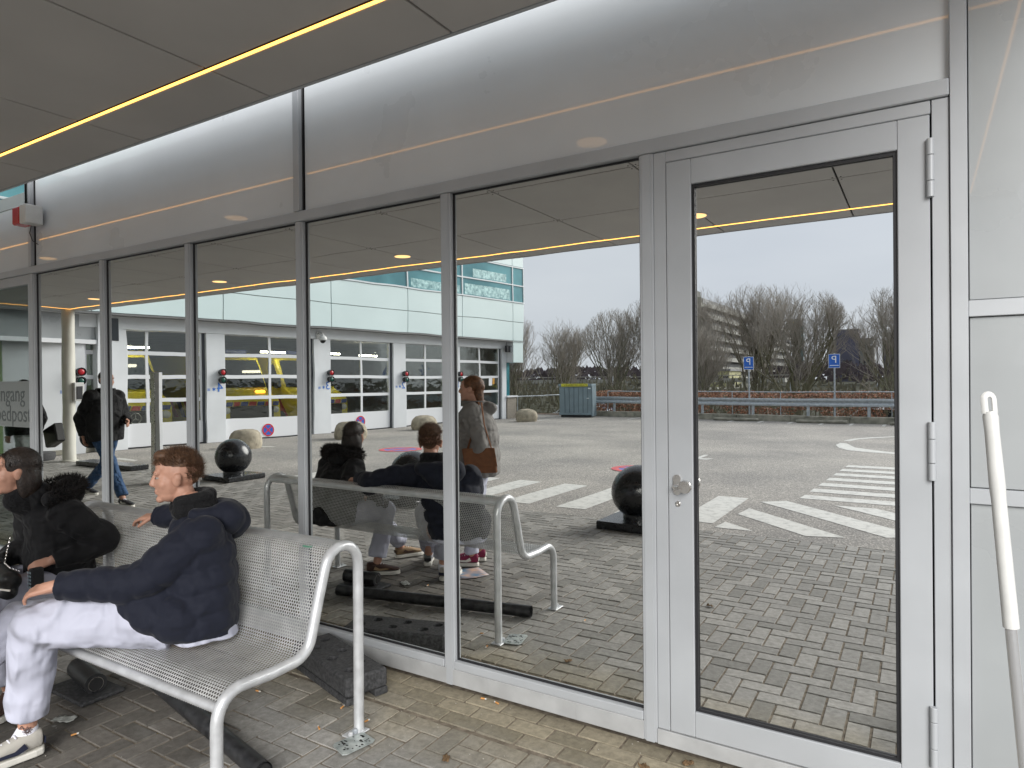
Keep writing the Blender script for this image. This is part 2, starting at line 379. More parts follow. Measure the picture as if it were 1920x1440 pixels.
for x0,x1 in ((-60,-14.5),(-14.5,60)):
    y0_,y1_=(a,a) if x0<-20 else (a,railY(60)); mb.poly([(x0,y0_-1.5,-.015),(x1,y1_-1.5,-.015),(x1,y1_+.6,-.015),(x0,y0_+.6,-.015)]); mb.poly([(x0,y0_-3.6,-1.31),(x1,y1_-3.6,-1.31),(x1,y1_-1.5,-.015),(x0,y0_-1.5,-.015)])
tag(build('embankment',mb,mat('leaf_litter_soil',(.06,.045,.03),.95,0,noise_=(3,.5,(.16,.10,.06)))),kind='structure')
# painted markings
def paintmat(name,c,wear=.5):
    m=bpy.data.materials.new(name); m.use_nodes=True; n=m.node_tree.nodes; l=m.node_tree.links.new
    b=n['Principled BSDF']; b.inputs['Roughness'].default_value=.7; t=n.new("ShaderNodeTexCoord")
    z=n.new("ShaderNodeTexNoise"); z.inputs['Scale'].default_value=9; z.inputs['Detail'].default_value=9; z.inputs['Roughness'].default_value=.75; l(t.outputs['Object'],z.inputs[0])
    r=n.new("ShaderNodeValToRGB"); e=r.color_ramp.elements; e[0].position=.34; e[1].position=.52; e[0].color=tuple(v*.6 for v in c)+(1,); e[1].color=(*c,1); l(z.outputs[0],r.inputs[0]); l(r.outputs[0],b.inputs['Base Color'])
    v=n.new("ShaderNodeTexVoronoi"); v.inputs['Scale'].default_value=75; l(t.outputs['Object'],v.inputs[0]); bp=n.new("ShaderNodeBump"); bp.inputs['Distance'].default_value=.002; l(v.outputs['Distance'],bp.inputs['Height']); l(bp.outputs[0],b.inputs['Normal'])
    return m
M['paint']=paintmat('road_paint',(.62,.61,.57)); M['paint_r']=paintmat('red_road_paint',(.62,.12,.13)); M['paint_b']=paintmat('blue_road_paint',(.16,.19,.48))
mb=MB(); Z=-.002
def P(pts,z=Z): mb.poly([(x,y,z) for x,y in pts])
for k in range(-2,6):
    x=-5.62+.8*k; 
    if -8.2<x<-1.9: P([(x,-4.70),(x+.4,-4.70),(x+.4,-6.50),(x,-6.50)])
P([(-9.35,-4.75),(-8.3,-4.75),(-8.3,-6.2),(-9.4,-5.8)])
P([(-1.92,-4.85),(-1.54,-4.5),(-1.95,-4.51)])
P([(-1.86,-5.79),(-1.9,-5.35),(-1.04,-4.54),(-.67,-4.65)])
P([(-1.83,-6.3),(-1.54,-6.51),(-.25,-5.3),(-.24,-4.89),(-.32,-4.85)])
P([(-.97,-6.47),(-.49,-6.48),(.4,-5.6),(.4,-5.15)])
for k in range(10):
    y=-6.81-.635*k
    if k<7: P([(-1.42+.036*k,y),(2.5,y+.02),(2.5,y-.3),(-1.40+.036*k,y-.32)])
arc_o=[(-.2,-18.3),(-.65,-18.18),(-1.2,-17.6),(-1.55,-17.0),(-1.75,-16.3)]; arc_i=[(-.2,-18.1),(-.65,-17.98),(-1.1,-17.4),(-1.42,-16.9),(-1.6,-16.2)]
for a in range(len(arc_o)-1): P([arc_o[a],arc_i[a],arc_i[a+1],arc_o[a+1]])
P([(-1.76,-15.6),(-1.8,-15.0),(-1.66,-14.3),(-1.42,-13.8),(-1.0,-13.55),(-.2,-13.3),(-.2,-13.5),(-.88,-14.0),(-1.34,-14.5),(-1.6,-15.5)])
P([(-4.02,-10.62),(-3.7,-10.6),(-3.64,-10.85),(-4.0,-10.75)]); P([(-3.98,-10.75),(-3.88,-10.75),(-3.9,-11.45),(-3.99,-11.45)])
P([(-15.2,-5.18),(-14.31,-5.1),(-14.2,-4.95),(-15.2,-5.0)]); P([(-14.63,-8.42),(-14.09,-8.5),(-14.09,-8.36),(-14.63,-8.28)])
P([(-14.3,-20.1),(-13.09,-20.1),(-13.0,-21.3),(-13.1,-21.3),(-13.2,-20.2),(-14.3,-20.2)]); P([(-10.3,-22.7),(-10.2,-22.7),(-10.2,-24.2),(-10.3,-24.2)])
for x in (-8.3,-6.3,-5.2,-4.15,-3.1,-2.15,-1.15): 
    yb=railY(x)+.25; P([(x,yb),(x+.1,yb),(x+.1,yb+1.0),(x,yb+1.0)])
mk=build('road_marking',mb,M['paint'],fixn=False); tag(mk,kind='structure')
def disc(c,r0,r1,z,n=40): 
    for k in range(n):
        a,b_=2*math.pi*k/n,2*math.pi*(k+1)/n
        mb.poly([(c[0]+r*math.cos(t),c[1]+r*math.sin(t),z) for r,t in ((r0,a),(r1,a),(r1,b_),(r0,b_))])
for nm,c in (('round no-stopping emblem painted on asphalt behind the dark ball bollards, left one',(-10.67,-9.35)),('round no-stopping emblem painted on asphalt behind the rightmost ball bollard',(-4.42,-8.75))):
    r=.52; rt_=thing('painted_no_stopping_emblem',nm,'road emblem',(c[0],c[1],0),group='no-stopping emblems painted on the asphalt')
    mb=MB(); disc(c,.0,r*.76,.0005); build('blue_field',mb,M['paint_b'],rt_,fixn=False)
    mb=MB(); disc(c,r*.75,r,.003)
    for a in (R(0),R(90)):
        d=Vector((math.cos(a),math.sin(a),0)); e=Vector((-d.y,d.x,0)); C_=Vector((c[0],c[1],.003 if a<.1 else .0034))
        mb.poly([C_-d*r*.77-e*.05,C_+d*r*.77-e*.05,C_+d*r*.77+e*.05,C_-d*r*.77+e*.05])
    build('red_ring_and_cross',mb,M['paint_r'],rt_,fixn=False)
# ---------------------------------------------------------------- entrance facade
F=thing('entrance_facade','silver aluminium entrance facade of mirrored glass panes with a glazed door','facade',(-3,0,0))
def FB(name,a,b,m='alu',par=F,c=.002): 
    mb=MB(); mb.cbox(a,b,c); return build(name,mb,M[m] if isinstance(m,str) else m,par)
# wall body behind
mb=MB(); mb.box((-6.70,.16,0),(4,.4,9)); mb.box((-20,.16,3.35),(-6.70,.4,9)); mb.box((-20,.16,0),(-9.9,.4,3.35)); build('wall_core',mb,M['wallback'],F)
MX=[(-6.755,-6.69),(-5.595,-5.53),(-4.453,-4.388),(-3.303,-3.238),(-2.175,-2.110),(-1.067,-1.003)]
for a,b in MX: 
    mb=MB(); mb.cbox((a,0,.018),(b,.06,2.6115),.003); mb.cbox((a+.012,-.004,.018),(b-.012,-.0005,2.611),.0015); build('mullion',mb,M['alu'],F)
for (a,b),(c,d) in zip(MX[:-1],MX[1:]):
    # gasket frame then pane
    x0,x1=b,c; z0,z1=.145,2.612
    mb=MB()
    for q in ((x0+.001,.0245,z0,x0+.009,.05,z1),(x1-.009,.0245,z0,x1-.001,.05,z1),(x0+.009,.0245,z0,x1-.009,.05,z0+.008),(x0+.009,.0245,z1-.008,x1-.009,.05,z1-.0005)): mb.box(q[:3],q[3:])
    build('gasket',mb,M['gasket'],F)
    mb=MB(); mb.cbox((x0+.0095,.030,z0+.0085),(x1-.0095,.042,z1-.009),.001); build('glass_pane',mb,M['mirror'],F)
    mb=MB(); mb.cbox((x0+.001,-.006,.104),(x1-.001,.028,.1445),.004); build('glazing_bead',mb,M['alu'],F)
mb=MB(); mb.cbox((-6.69,-.002,.018),(-1.067,.05,.102),.003)
for x in (-6.2,-5.1,-3.9,-2.75,-1.9,-1.4): mb.cbox((x,-.0035,.022),(x+.004,-.0025,.1),.0004)
build('base_rail',mb,M['alu_dirty'],F)
FB('transom',(-14,-.008,2.6135),(.085,.07,2.675),'alu',F,.004)
# upper panels
for a,b in ((-10.16,-6.757),(-6.69,-3.305),(-3.236,.138),(.205,3.6)):
    if a<-6.8: FB('upper_panel',(a+.004,.022,2.6765),(b-.004,.04,3.245),'panel'); FB('upper_pane',(a+.004,.02,3.25),(b-.13,.04,4.6),'mirror'); continue
    FB('upper_panel',(a+.004,.022,2.6765 if a<0 else .02),(b-.004,.04,4.6),'panel' if a<0 else 'dark')
for a,b in ((-6.755,-6.69),(-3.303,-3.238)):
    FB('upper_mullion',(a,-.012,2.6765),(b-.012,.05,4.6)); FB('upper_mullion_gasket',(b-.0115,.014,2.6765),(b-.004,.05,4.6),'gasket')
mb=MB(); mb.box((-20,.0,4.605),(4,.15,9)); build('wall_cladding',mb,M['gpanel'],F)
# side panels right of the door
FB('side_post',(.0870,-.006,.015),(.138,.06,4.6)); FB('side_post',(.0295+.003,.004,.02),(.0845,.06,2.611))
for z0,z1 in ((.02,1.172),(1.231,1.826),(1.888,4.6)): FB('side_panel',(.142,.012,z0),(3.6,.0215,z1),'sidepanel')
for z0,z1 in ((1.1745,1.2285),(1.8285,1.8855)): FB('side_rail',(.1385,-.001,z0),(3.6,.03,z1))
# door frame, leaf
mb=MB(); mb.cbox((-1.0025,.003,.086),(-.9475,.06,2.611),.003); mb.cbox((-.9475,.003,2.5625),(.029,.06,2.611),.003); build('door_frame',mb,M['alu'],F)
FB('door_threshold',(-1.0025,-.004,.018),(.0845,.06,.084),'alu_dirty')
mb=MB(); mb.box((-1.0,.045,.03),(.08,.075,2.61)); build('door_reveal',mb,M['dark'],F)
y0,y1=.0,.044
mb=MB(); mb.cbox((-.9445,y0,.088),(-.837,y1,2.5595),.003); mb.cbox((-.075,y0,.088),(.0265,y1,2.5595),.003); mb.cbox((-.8368,y0,2.4515),(-.0752,y1,2.5592),.003); mb.cbox((-.8368,y0,.0883),(-.0752,y1,.197),.003)
D_=build('door',mb,M['alu'],F); D_['label']='silver framed mirrored glass door with a round knob'
mb=MB()
for q in ((-.8365,.012,.198,-.8235,.04,2.451),(-.0885,.012,.198,-.0755,.04,2.451),(-.8235,.012,.198,-.0885,.04,.209),(-.8235,.012,2.438,-.0885,.04,2.451)): mb.box(q[:3],q[3:])
build('gasket',mb,M['gasket'],D_)
mb=MB(); mb.cbox((-.823,.026,.2095),(-.089,.038,2.4375),.001); build('glass_pane',mb,M['mirror2'],D_)
# knob: rose plate, neck, disc
X,Zk=-.886,1.17
mb=MB(); mb.prism([( -.905+.016*math.cos(t),0,1.165+(.028 if math.sin(t)>0 else -.028)+.016*math.sin(t)) for t in [2*math.pi*k/24 for k in range(24)]],(0,-.009,0))
build('knob_rose',mb,M['steel'],D_,smooth=30)
mb=MB(); MM=Matrix.Rotation(R(90),4,'X')
mb.lathe([(.010,0),(.010,.038),(.0102,.04)],(-.905,0,1.160),16,MM); mb.tube([(-.905,-.035,1.160),(-.866,-.04,1.163)],.0105,12)
mb.lathe([(.024,.036),(.0275,.039),(.0275,.049),(.025,.052),(.0,.0521)],(-.860,0,1.164),28,MM); build('door_knob',mb,M['steel'],D_,smooth=30)
mb=MB(); mb.lathe([(.0115,0),(.0115,.004),(.009,.006),(.006,.006),(.006,.001),(0,.001)],(-.902,0,1.082),20,MM); build('lock_cylinder',mb,M['steel'],D_,smooth=30)
for z0,z1,zz in ((2.262,2.472,(2.32,2.412)),(1.249,1.460,(1.312,1.398)),(.22,.438,(.288,.384))):
    mb=MB(); a=z0
    for zz_ in (*zz,z1): mb.lathe([(.0115,0),(.0125,.0015),(.0125,zz_-a-.0035),(.0115,zz_-a-.002)],(.028,-.009,a),16); a=zz_
    build('hinge',mb,M['alu'],D_,smooth=30)
# left sliding entrance door with lettering
mb=MB(); mb.cbox((-9.9,0,2.525),(-6.757,.05,2.611),.003); mb.cbox((-6.80,0,.02),(-6.757,.05,2.524),.003); mb.cbox((-8.30,0,.02),(-8.24,.05,2.524),.003); mb.cbox((-9.9,0,.02),(-8.30,.05,.10),.003); mb.cbox((-8.24,0,.02),(-6.80,.05,.10),.003)
SD=build('sliding_door',mb,M['alu'],F); SD['label']='glazed sliding entrance door with grey lettering on a frosted band'
mb=MB(); mb.box((-9.9,.026,.101),(-8.301,.034,2.524)); mb.box((-8.239,.026,.101),(-6.801,.034,2.524)); build('glass_pane',mb,M['entr_glass'],SD)
fr=clear_glass('frosted_film',(.55,.57,.56),.25)
fr2=mat('frosted_band',(.19,.205,.20),.6)
mb=MB(); mb.box((-8.239,.0225,1.24),(-6.801,.0255,1.66)); build('frosted_band',mb,fr2,SD)
def wallM(x,y,z): return Matrix.Translation((x,y,z))@Matrix.Rotation(R(90),4,'X')
lm=mat('grey_lettering',(.07,.08,.08),.5)
mb=text_mb('ingang',.215,wallM(-7.47,.021,1.475),.001); b2=text_mb('spoedpost',.215,wallM(-7.72,.021,1.29),.001); mb.add(b2.v,b2.f); build('lettering',mb,lm,SD,fixn=False)
# hall behind the sliding door
mb=MB(); mb.box((-9.85,.5,-.01),(-6.75,5,0)); mb.box((-9.85,5,0),(-6.75,5.1,2.9)); mb.box((-9.95,.42,0),(-9.85,5.1,2.9)); mb.box((-6.75,.42,0),(-6.71,5.1,2.9)); mb.box((-9.95,.42,2.9),(-6.71,5.1,2.95))
build('hall_lining',mb,mat('hall_wall',(.20,.24,.16),.7,0,noise_=(1,.2)),F)
mb=MB(); mb.box((-8.6,3.2,.0),(-8.0,3.3,2.3)); mb.box((-7.55,4.0,0),(-7.35,4.05,2.2)); build('hall_screen',mb,M['green_glass'],F)
# beacon
T=thing('alarm_beacon','red and white alarm light box on the mullion above the left pane','alarm light',(-6.6,-.06,3.08))
mb=MB(); mb.cbox((-6.60,-.14,3.01),(-6.49,-.003,3.17),.006); build('housing',mb,M['white_plastic'],T)
mb=MB(); mb.cbox((-6.74,-.14,3.012),(-6.602,-.03,3.168),.012); build('red_lens',mb,M['red'],T)
mb=MB(); mb.tube([(-6.60,-.05,3.01),(-6.63,-.05,2.95),(-6.60,-.04,2.88),(-6.57,-.01,2.85)],.004,6); build('cable',mb,M['blk'],T,smooth=True)
# long-handled dustpan close to the camera
def pixray(px,py,dep): return mw.translation+fw*dep+r2*((px-960)/1253.6*dep)-u2*((py-720)/1253.6*dep)
T=thing('long_handled_dustpan','tall white-gripped chrome pole of a dustpan before the grey side panel','dustpan',(.2,-1.2,0))
p0=pixray(1853,738,1.42); a=pixray(1896,1176,1.42); d=(a-p0); a2=a+d.normalized()*.45; p1=a+d*((.30-a.z)/d.z)
mb=MB(); mb.tube([p0+d*.075,p0+d*.10,p0+d*.16,p0+d*.4,p0+d*.45,a],[.0120,.0145,.0135,.0150,.0138,.0150],18); build('grip',mb,M['white_plastic'],T,smooth=40)
side=rt*.0105; dn=d.normalized(); mb=MB()
L_=.045; pts=[p0+d*.085-side]+[p0+dn*(.012+L_*.0)+dn*.0+(rt*(.0105*math.cos(t))-dn*(.0105*math.sin(t))) for t in [math.pi-math.pi*k/8 for k in range(9)]]+[p0+d*.085+side]
mb.tube(pts,.0042,10,True,1.6); build('hanging_loop',mb,M['white_plastic'],T,smooth=True)
mb=MB(); mb.tube([a,p1],.0118,18); build('steel_tube',mb,M['chrome'],T,smooth=40)
mb=MB(); q=Vector((p1.x,p1.y,0)); 
mb.cbox((q.x-.15,q.y-.14,.004),(q.x+.15,q.y+.14,.012),.002); mb.cbox((q.x-.15,q.y+.125,.0125),(q.x+.15,q.y+.14,.30),.003); mb.cbox((q.x-.15,q.y-.14,.0125),(q.x-.142,q.y+.1245,.16),.002); mb.cbox((q.x+.142,q.y-.14,.0125),(q.x+.15,q.y+.1245,.16),.002); mb.cbox((q.x-.03,q.y-.03,.28),(q.x+.03,q.y+.1245,.31),.004)
build('pan',mb,M['blk'],T)
# ---------------------------------------------------------------- canopy
ZS=3.23
C=thing('canopy','flat grey panelled canopy with a yellow light strip above the bench','canopy',(-7,-2.5,ZS))
mb=MB(); ys=[-.32,-.70,-1.9,-3.1,-4.27,-4.6]; xs=[.69-1.268*k for k in range(14)]
for i in range(13):
    for j in range(5):
        a,b=ys[j+1],ys[j]; x0,x1=xs[i+1],xs[i]
        if j in (1,): b-=.02
        if j==3: a+=.02
        mb.cbox((x0+.007,a+.007,ZS),(x1-.007,b-.007,ZS+.02),.003)
mb.mi=1
for i in range(14):
    for y in (-1.9,-3.1): 
        for s in (-1,1):
            for q in (-.04,.04): mb.lathe([(.006,0),(.007,.002),(.007,.006)],(xs[i]+s*.03,y+q,ZS-.003),6)
build('soffit',mb,[M['soffit'],M['blk']],C)
mb=MB(); mb.box((-15.75,-4.58,ZS+.03),(.66,-.34,ZS+.11)); build('deck',mb,M['dark'],C)
mb=MB(); mb.cbox((-15.8,-4.625,ZS-.004),(.72,-4.603,ZS+.33)); mb.cbox((-15.8,-.318,ZS-.002),(.72,-.30,ZS+.33)); mb.cbox((.697,-4.602,ZS-.003),(.715,-.319,ZS+.33)); mb.cbox((-15.82,-4.602,ZS-.003),(-15.802,-.319,ZS+.33)); build('fascia',mb,M['alu'],C)  # unseen upstand raised to hold back skylight through the gap at the facade
for a,b in (((-15.3,-.712,ZS-.004),(.36,-.700,ZS+.004)),((-15.3,-4.262,ZS-.004),(.36,-4.250,ZS+.004)),((.362,-4.25,ZS-.0045),(.374,-.712,ZS-.0005)),((-15.314,-4.25,ZS-.0045),(-15.302,-.712,ZS-.0005))):
    mb=MB(); mb.box(a,b); build('light_strip',mb,M['led'],C)
nlab=0
for row,yy in (('front row, nearer the glass',-1.28),('rear row, at the road side',-3.7)):
    for k,xx in enumerate((-1.9,-5.68,-9.45,-13.2)):
        T=thing('downlight',f"round warm downlight in the canopy, {row}, {['first','second','third','fourth'][k]} from the door",'downlight',(xx,yy,ZS),group='round downlights set in the canopy')
        mb=MB(); mb.lathe([(.105,0),(.13,-.004),(.135,-.001),(.135,.004),(.105,.004)],(xx,yy,ZS),32); build('trim_ring',mb,M['alu'],T,smooth=30)
        mb=MB(); mb.lathe([(0,-.0005),(.104,-.0005),(.104,.003)],(xx,yy,ZS-.002),32); build('lamp_lens',mb,M['downlight'],T)
T=thing('canopy_column','round beige steel column carrying the far left canopy corner','column',(-15.45,-4.28,0))
mb=MB(); mb.lathe([(.125,0),(.125,ZS)],(-15.45,-4.28,0),28); build('shaft',mb,M['col'],T,smooth=40)
mb=MB(); mb.lathe([(.17,0),(.17,.03),(.13,.035)],(-15.45,-4.28,0),28); build('foot_plate',mb,M['col'],T,smooth=30)
mb=MB(); mb.cbox((-15.35,-4.50,1.28),(-15.25,-4.30,1.68),.01); build('intercom',mb,M['white_plastic'],T)
mb=MB(); mb.cbox((-15.248,-4.47,1.32),(-15.236,-4.34,1.60),.005); build('intercom_screen',mb,M['blk'],T)
# ---------------------------------------------------------------- bench
prof=[(-.57,0),(-.568,.40),(-.566,.74)]
for k in range(0,9):
    t=math.pi*k/8*.93; prof.append((-.668+.102*math.cos(t),.785+.098*math.sin(t)))
prof+=[(-.800,.70),(-.828,.60)]
def arc2(c,r,a0,a1,n): return [(c[0]+r*math.cos(R(a0+(a1-a0)*k/n)),c[1]+r*math.sin(R(a0+(a1-a0)*k/n))) for k in range(n+1)]
prof+=arc2((-.945,.555),.10,-15,-85,6)[0:]
prof+=[(-1.06,.452),(-1.16,.458)]
prof+=arc2((-1.195,.355),.105,80,178,7)
prof+=[(-1.302,.30),(-1.302,0)]
BX0,BX1=-4.39,-2.24
B=thing('bench','silver perforated steel bench in front of the mirrored facade','bench',((BX0+BX1)/2,-.9,0))
for x in (BX1,BX0):
    mb=MB(); mb.tube([(x,y,z) for y,z in prof],.0235,16); build('side_frame',mb,M['bench'],B,smooth=50)
for x in (BX1,BX0):
    for y in (-.57,-1.302):
        mb=MB(); mb.cbox((x-.035,y-.075,0),(x+.035,y+.035,.006),.004); mb.lathe([(.011,.006),(.011,.016),(.006,.02)],(x,y-.052,0),6); build('foot_plate',mb,M['bench'],B)
mid=(BX0+BX1)/2
mb=MB(); mb.tube([(BX0,-1.285,.405),(BX1,-1.285,.405)],.019,14); build('front_rail',mb,M['bench'],B,smooth=50)
mb=MB(); mb.tube([(BX0,-.60,.862),(BX1,-.60,.862)],.021,14); build('back_rail',mb,M['bench'],B,smooth=50)
# perforated sheet with uv in metres
def perf():
    m=bpy.data.materials.new('perforated_steel_sheet'); m.use_nodes=True; n=m.node_tree.nodes; l=m.node_tree.links.new
    b=n['Principled BSDF']; b.inputs['Roughness'].default_value=.4; b.inputs['Metallic'].default_value=.25
    uv=n.new("ShaderNodeUVMap"); uv.uv_map='UVMap'
    tc=n.new("ShaderNodeTexCoord"); z=n.new("ShaderNodeTexNoise"); z.inputs['Scale'].default_value=9; z.inputs['Detail'].default_value=6; l(tc.outputs['Object'],z.inputs[0])
    r=n.new("ShaderNodeValToRGB"); r.color_ramp.elements[0].color=(.40,.405,.40,1); r.color_ramp.elements[1].color=(.56,.565,.56,1); r.color_ramp.elements[0].position=.3; r.color_ramp.elements[1].position=.6; l(z.outputs[0],r.inputs[0]); l(r.outputs[0],b.inputs['Base Color'])
    def cell(offx,offy,px,py):
        d=[]
        for ax,(o,p) in enumerate(((offx,px),(offy,py))):
            s=n.new("ShaderNodeSeparateXYZ"); l(uv.outputs[0],s.inputs[0])
            a=n.new("ShaderNodeMath"); a.operation='MULTIPLY_ADD'; a.inputs[1].default_value=1/p; a.inputs[2].default_value=o+100; l(s.outputs[ax],a.inputs[0])
            f=n.new("ShaderNodeMath"); f.operation='FRACT'; l(a.outputs[0],f.inputs[0])
            g=n.new("ShaderNodeMath"); g.operation='MULTIPLY_ADD'; g.inputs[1].default_value=p; g.inputs[2].default_value=-p/2; l(f.outputs[0],g.inputs[0])
            q=n.new("ShaderNodeMath"); q.operation='POWER'; q.inputs[1].default_value=2; 
            ab=n.new("ShaderNodeMath"); ab.operation='ABSOLUTE'; l(g.outputs[0],ab.inputs[0]); l(ab.outputs[0],q.inputs[0]); d.append(q)
        s2=n.new("ShaderNodeMath"); s2.operation='ADD'; l(d[0].outputs[0],s2.inputs[0]); l(d[1].outputs[0],s2.inputs[1]); return s2
    px,py=.0150,.0150*1.732
    c1=cell(0,0,px,py); c2=cell(.5,.5,px,py)
    mn=n.new("ShaderNodeMath"); mn.operation='MINIMUM'; l(c1.outputs[0],mn.inputs[0]); l(c2.outputs[0],mn.inputs[1])
    gt=n.new("ShaderNodeMath"); gt.operation='GREATER_THAN'; gt.inputs[1].default_value=.0051**2; l(mn.outputs[0],gt.inputs[0])
    # keep solid margins
    s=n.new("ShaderNodeSeparateXYZ"); l(uv.outputs[0],s.inputs[0]); mar=None
    for ax,lo,hi in ((0,.03,BX1-BX0-.03),(1,.02,99)):
        a=n.new("ShaderNodeMath"); a.operation='LESS_THAN'; a.inputs[1].default_value=lo; l(s.outputs[ax],a.inputs[0])
        c=n.new("ShaderNodeMath"); c.operation='GREATER_THAN'; c.inputs[1].default_value=hi; l(s.outputs[ax],c.inputs[0])
        for q in (a,c):
            if mar is None: mar=q
            else:
                mm=n.new("ShaderNodeMath"); mm.operation='MAXIMUM'; l(mar.outputs[0],mm.inputs[0]); l(q.outputs[0],mm.inputs[1]); mar=mm
    al=n.new("ShaderNodeMath"); al.operation='MAXIMUM'; l(gt.outputs[0],al.inputs[0]); l(mar.outputs[0],al.inputs[1]); l(al.outputs[0],b.inputs['Alpha'])
    return m
M['perf']=perf()
sp=[]
L0=0
pr_=[(-.575,.845),(-.60,.878),(-.64,.890),(-.685,.886),(-.725,.866),(-.757,.83),(-.778,.78)]+[(y,z) for y,z in prof if (y<=-.80 and y>-1.30 and z<.72)][:]
pr_=[q for q in pr_ if not(q[0]<-1.297)]
mb=MB(); acc=[0]
for a,b_ in zip(pr_[:-1],pr_[1:]): acc.append(acc[-1]+math.hypot(a[0]-b_[0],a[1]-b_[1]))
xx=[BX0+.02,BX1-.02]
V=[(x,y,z+.004) for y,z in pr_ for x in xx]; Fc=[(2*i,2*i+1,2*i+3,2*i+2) for i in range(len(pr_)-1)]
mb.add(V,Fc); SH=build('perforated_sheet',mb,M['perf'],B,smooth=80,fixn=False)
uvl=SH.data.uv_layers.new(name='UVMap')
for p in SH.data.polygons:
    for li in p.loop_indices:
        vi=SH.data.loops[li].vertex_index; uvl.data[li].uv=(xx[vi%2]-BX0,acc[vi//2])
mb=MB(); mb.prism([(-2.40+.03*math.cos(t),-.72+.018*math.sin(t),.873) for t in [2*math.pi*k/20 for k in range(20)]],(0,0,.001)); build('maker_badge',mb,mat('green_badge',(.05,.3,.18),.4),B)
# litter, block, pipe, plate
T=thing('rubber_fence_block','black recycled rubber fence block with round sockets behind the bench','fence block',(-2.75,-.3,0))
ax=Vector((-.62,.190,0)); ax.normalize(); ay=Vector((-ax.y,ax.x,0)); o0=Vector((-2.455,-.435,0)); Lb,Wb,Hb=.66,-.235,.125
MBk=Matrix.Translation(o0)@Matrix((ax,-ay,Vector((0,0,1)))).transposed().to_4x4()
mb=MB(); 
# body with notch
mb.cbox((0,0,.035),(Lb,.235,.135),.012); mb.cbox((.0,0,0),(Lb,.075,.036),.004); mb.cbox((.0,.16,0),(Lb,.235,.036),.004); mb.cbox((.10,.075,0),(Lb-.1,.16,.036),.003)
mb.xf(MBk)
blk=build('block_body',mb,M['black_rubber'],T)
# sockets via boolean
cut=MB()
for u,v in ((.10,.07),(.16,.16),(.30,.07),(.36,.16),(.50,.07),(.57,.16)):
    cut.lathe([(.030,0),(.032,.2)],(u,v,.085),16)
cut.xf(MBk); co_=build('cutter',cut,M['black_rubber'],T)
bo=blk.modifiers.new('b','BOOLEAN'); bo.object=co_; bo.operation='DIFFERENCE'; bo.solver='EXACT'
dg=bpy.context.evaluated_depsgraph_get(); me2=bpy.data.meshes.new_from_object(blk.evaluated_get(dg)); blk.modifiers.clear(); blk.data=me2; bpy.data.objects.remove(co_)
T=thing('plastic_pipe','long black plastic pipe lying on the paving under the bench','pipe',(-3.0,-.9,.04))
a,b_=Vector((-3.80,-.74,.042)),Vector((-2.29,-1.06,.042)); dv=(b_-a).normalized()
mb=MB(); mb.tube([a,b_],.040,20,cap=False); mb.tube([a-dv*.001,b_+dv*.001],.034,20,cap=False)
n_=20
build('pipe_wall',mb,M['black_plastic'],T,smooth=50)
for q in (b_-dv*.03,a+dv*.02): mb=MB(); mb.tube([q,q+dv*.01],.0335,16); build('dark_bore',mb,M['dark'],T)
T=thing('post_socket_foot','black rubber foot with a hollow round socket under the bench, left of the pipe','socket foot',(-3.82,-1.0,0))
mb=MB(); mb.cbox((-3.97,-1.12,0),(-3.60,-.90,.02),.006); build('base_plate',mb,M['black_rubber'],T)
mb=MB(); a=Vector((-3.95,-.97,.075)); b_=Vector((-3.66,-1.02,.07)); mb.tube([a,b_],.052,20,cap=True); build('socket_body',mb,M['black_plastic'],T,smooth=40)
mb=MB(); d_=(b_-a).normalized(); mb.tube([b_+d_*.001,b_+d_*.003],.036,20); build('socket_rim',mb,M['steel'],T)
mb=MB(); mb.tube([b_+d_*.0035,b_+d_*.005],.033,20); build('socket_mouth',mb,M['dark'],T)
T=thing('galvanised_plate','thin galvanised steel plate with slotted holes lying beside the bench leg','steel plate',(-2.19,-.66,0))
q=[(-2.255,-.725),(-2.14,-.765),(-2.105,-.60),(-2.21,-.575)]
cx_=sum(p[0] for p in q)/4; cy_=sum(p[1] for p in q)/4
rp=[]
for i,p in enumerate(q):
    pv_,nx_=q[i-1],q[(i+1)%4]
    for o_ in (pv_,nx_): rp.append((p[0]+(o_[0]-p[0])*.1,p[1]+(o_[1]-p[1])*.1,.004))
M['plate']=mat('zinc_plate',(.45,.50,.49),.5,.5,noise_=(30,.3,(.58,.62,.60)))
mb=MB(); mb.prism(rp,(0,0,.004)); rr=random.Random(5); mb.mi=1
for k in range(26):
    u,v=rr.uniform(.1,.9),rr.uniform(.1,.9)
    p=Vector((*q[0],0)).lerp(Vector((*q[1],0)),u).lerp(Vector((*q[3],0)).lerp(Vector((*q[2],0)),u),v); r=rr.uniform(.0025,.006); e=rr.uniform(1,2.4)
    mb.prism([(p.x+r*e*math.cos(t),p.y+r*math.sin(t),.0082) for t in [2*math.pi*i/10 for i in range(10)]],(0,0,.0004))
build('plate',mb,[M['plate'],M['dark']],T)
mb=MB(); mb.lathe([(.013,0),(.013,.012),(.007,.018)],(-2.235,-.60,.008),6); build('bolt',mb,M['galv'],T)
M['butt']=mat('cigarette_filter',(.55,.26,.08),.8); M['ash']=mat('cigarette_paper',(.6,.58,.53),.8)
M['leaf']=mat('dead_leaf',(.14,.085,.04),.8); M['paper']=mat('litter_paper',(.42,.43,.40),.7,noise_=(60,.3))
descs={0:('orange filter beside the rubber block foot',-2.47,-.46),1:('orange filter left of the right bench leg',-2.41,-.655),2:('short filter touching the right rear bench leg',-2.275,-.50),3:('crumpled filter below the seat near the sneaker',-3.36,-1.28),4:('filter at the base rail right of the block',-1.93,-.02),5:('filter under the base rail nearer the door',-1.82,-.025),6:('filter lying among the mirrored pavers behind the bench',-3.0,-.55),7:('grey stub right of the bench end',-1.95,-1.2)}
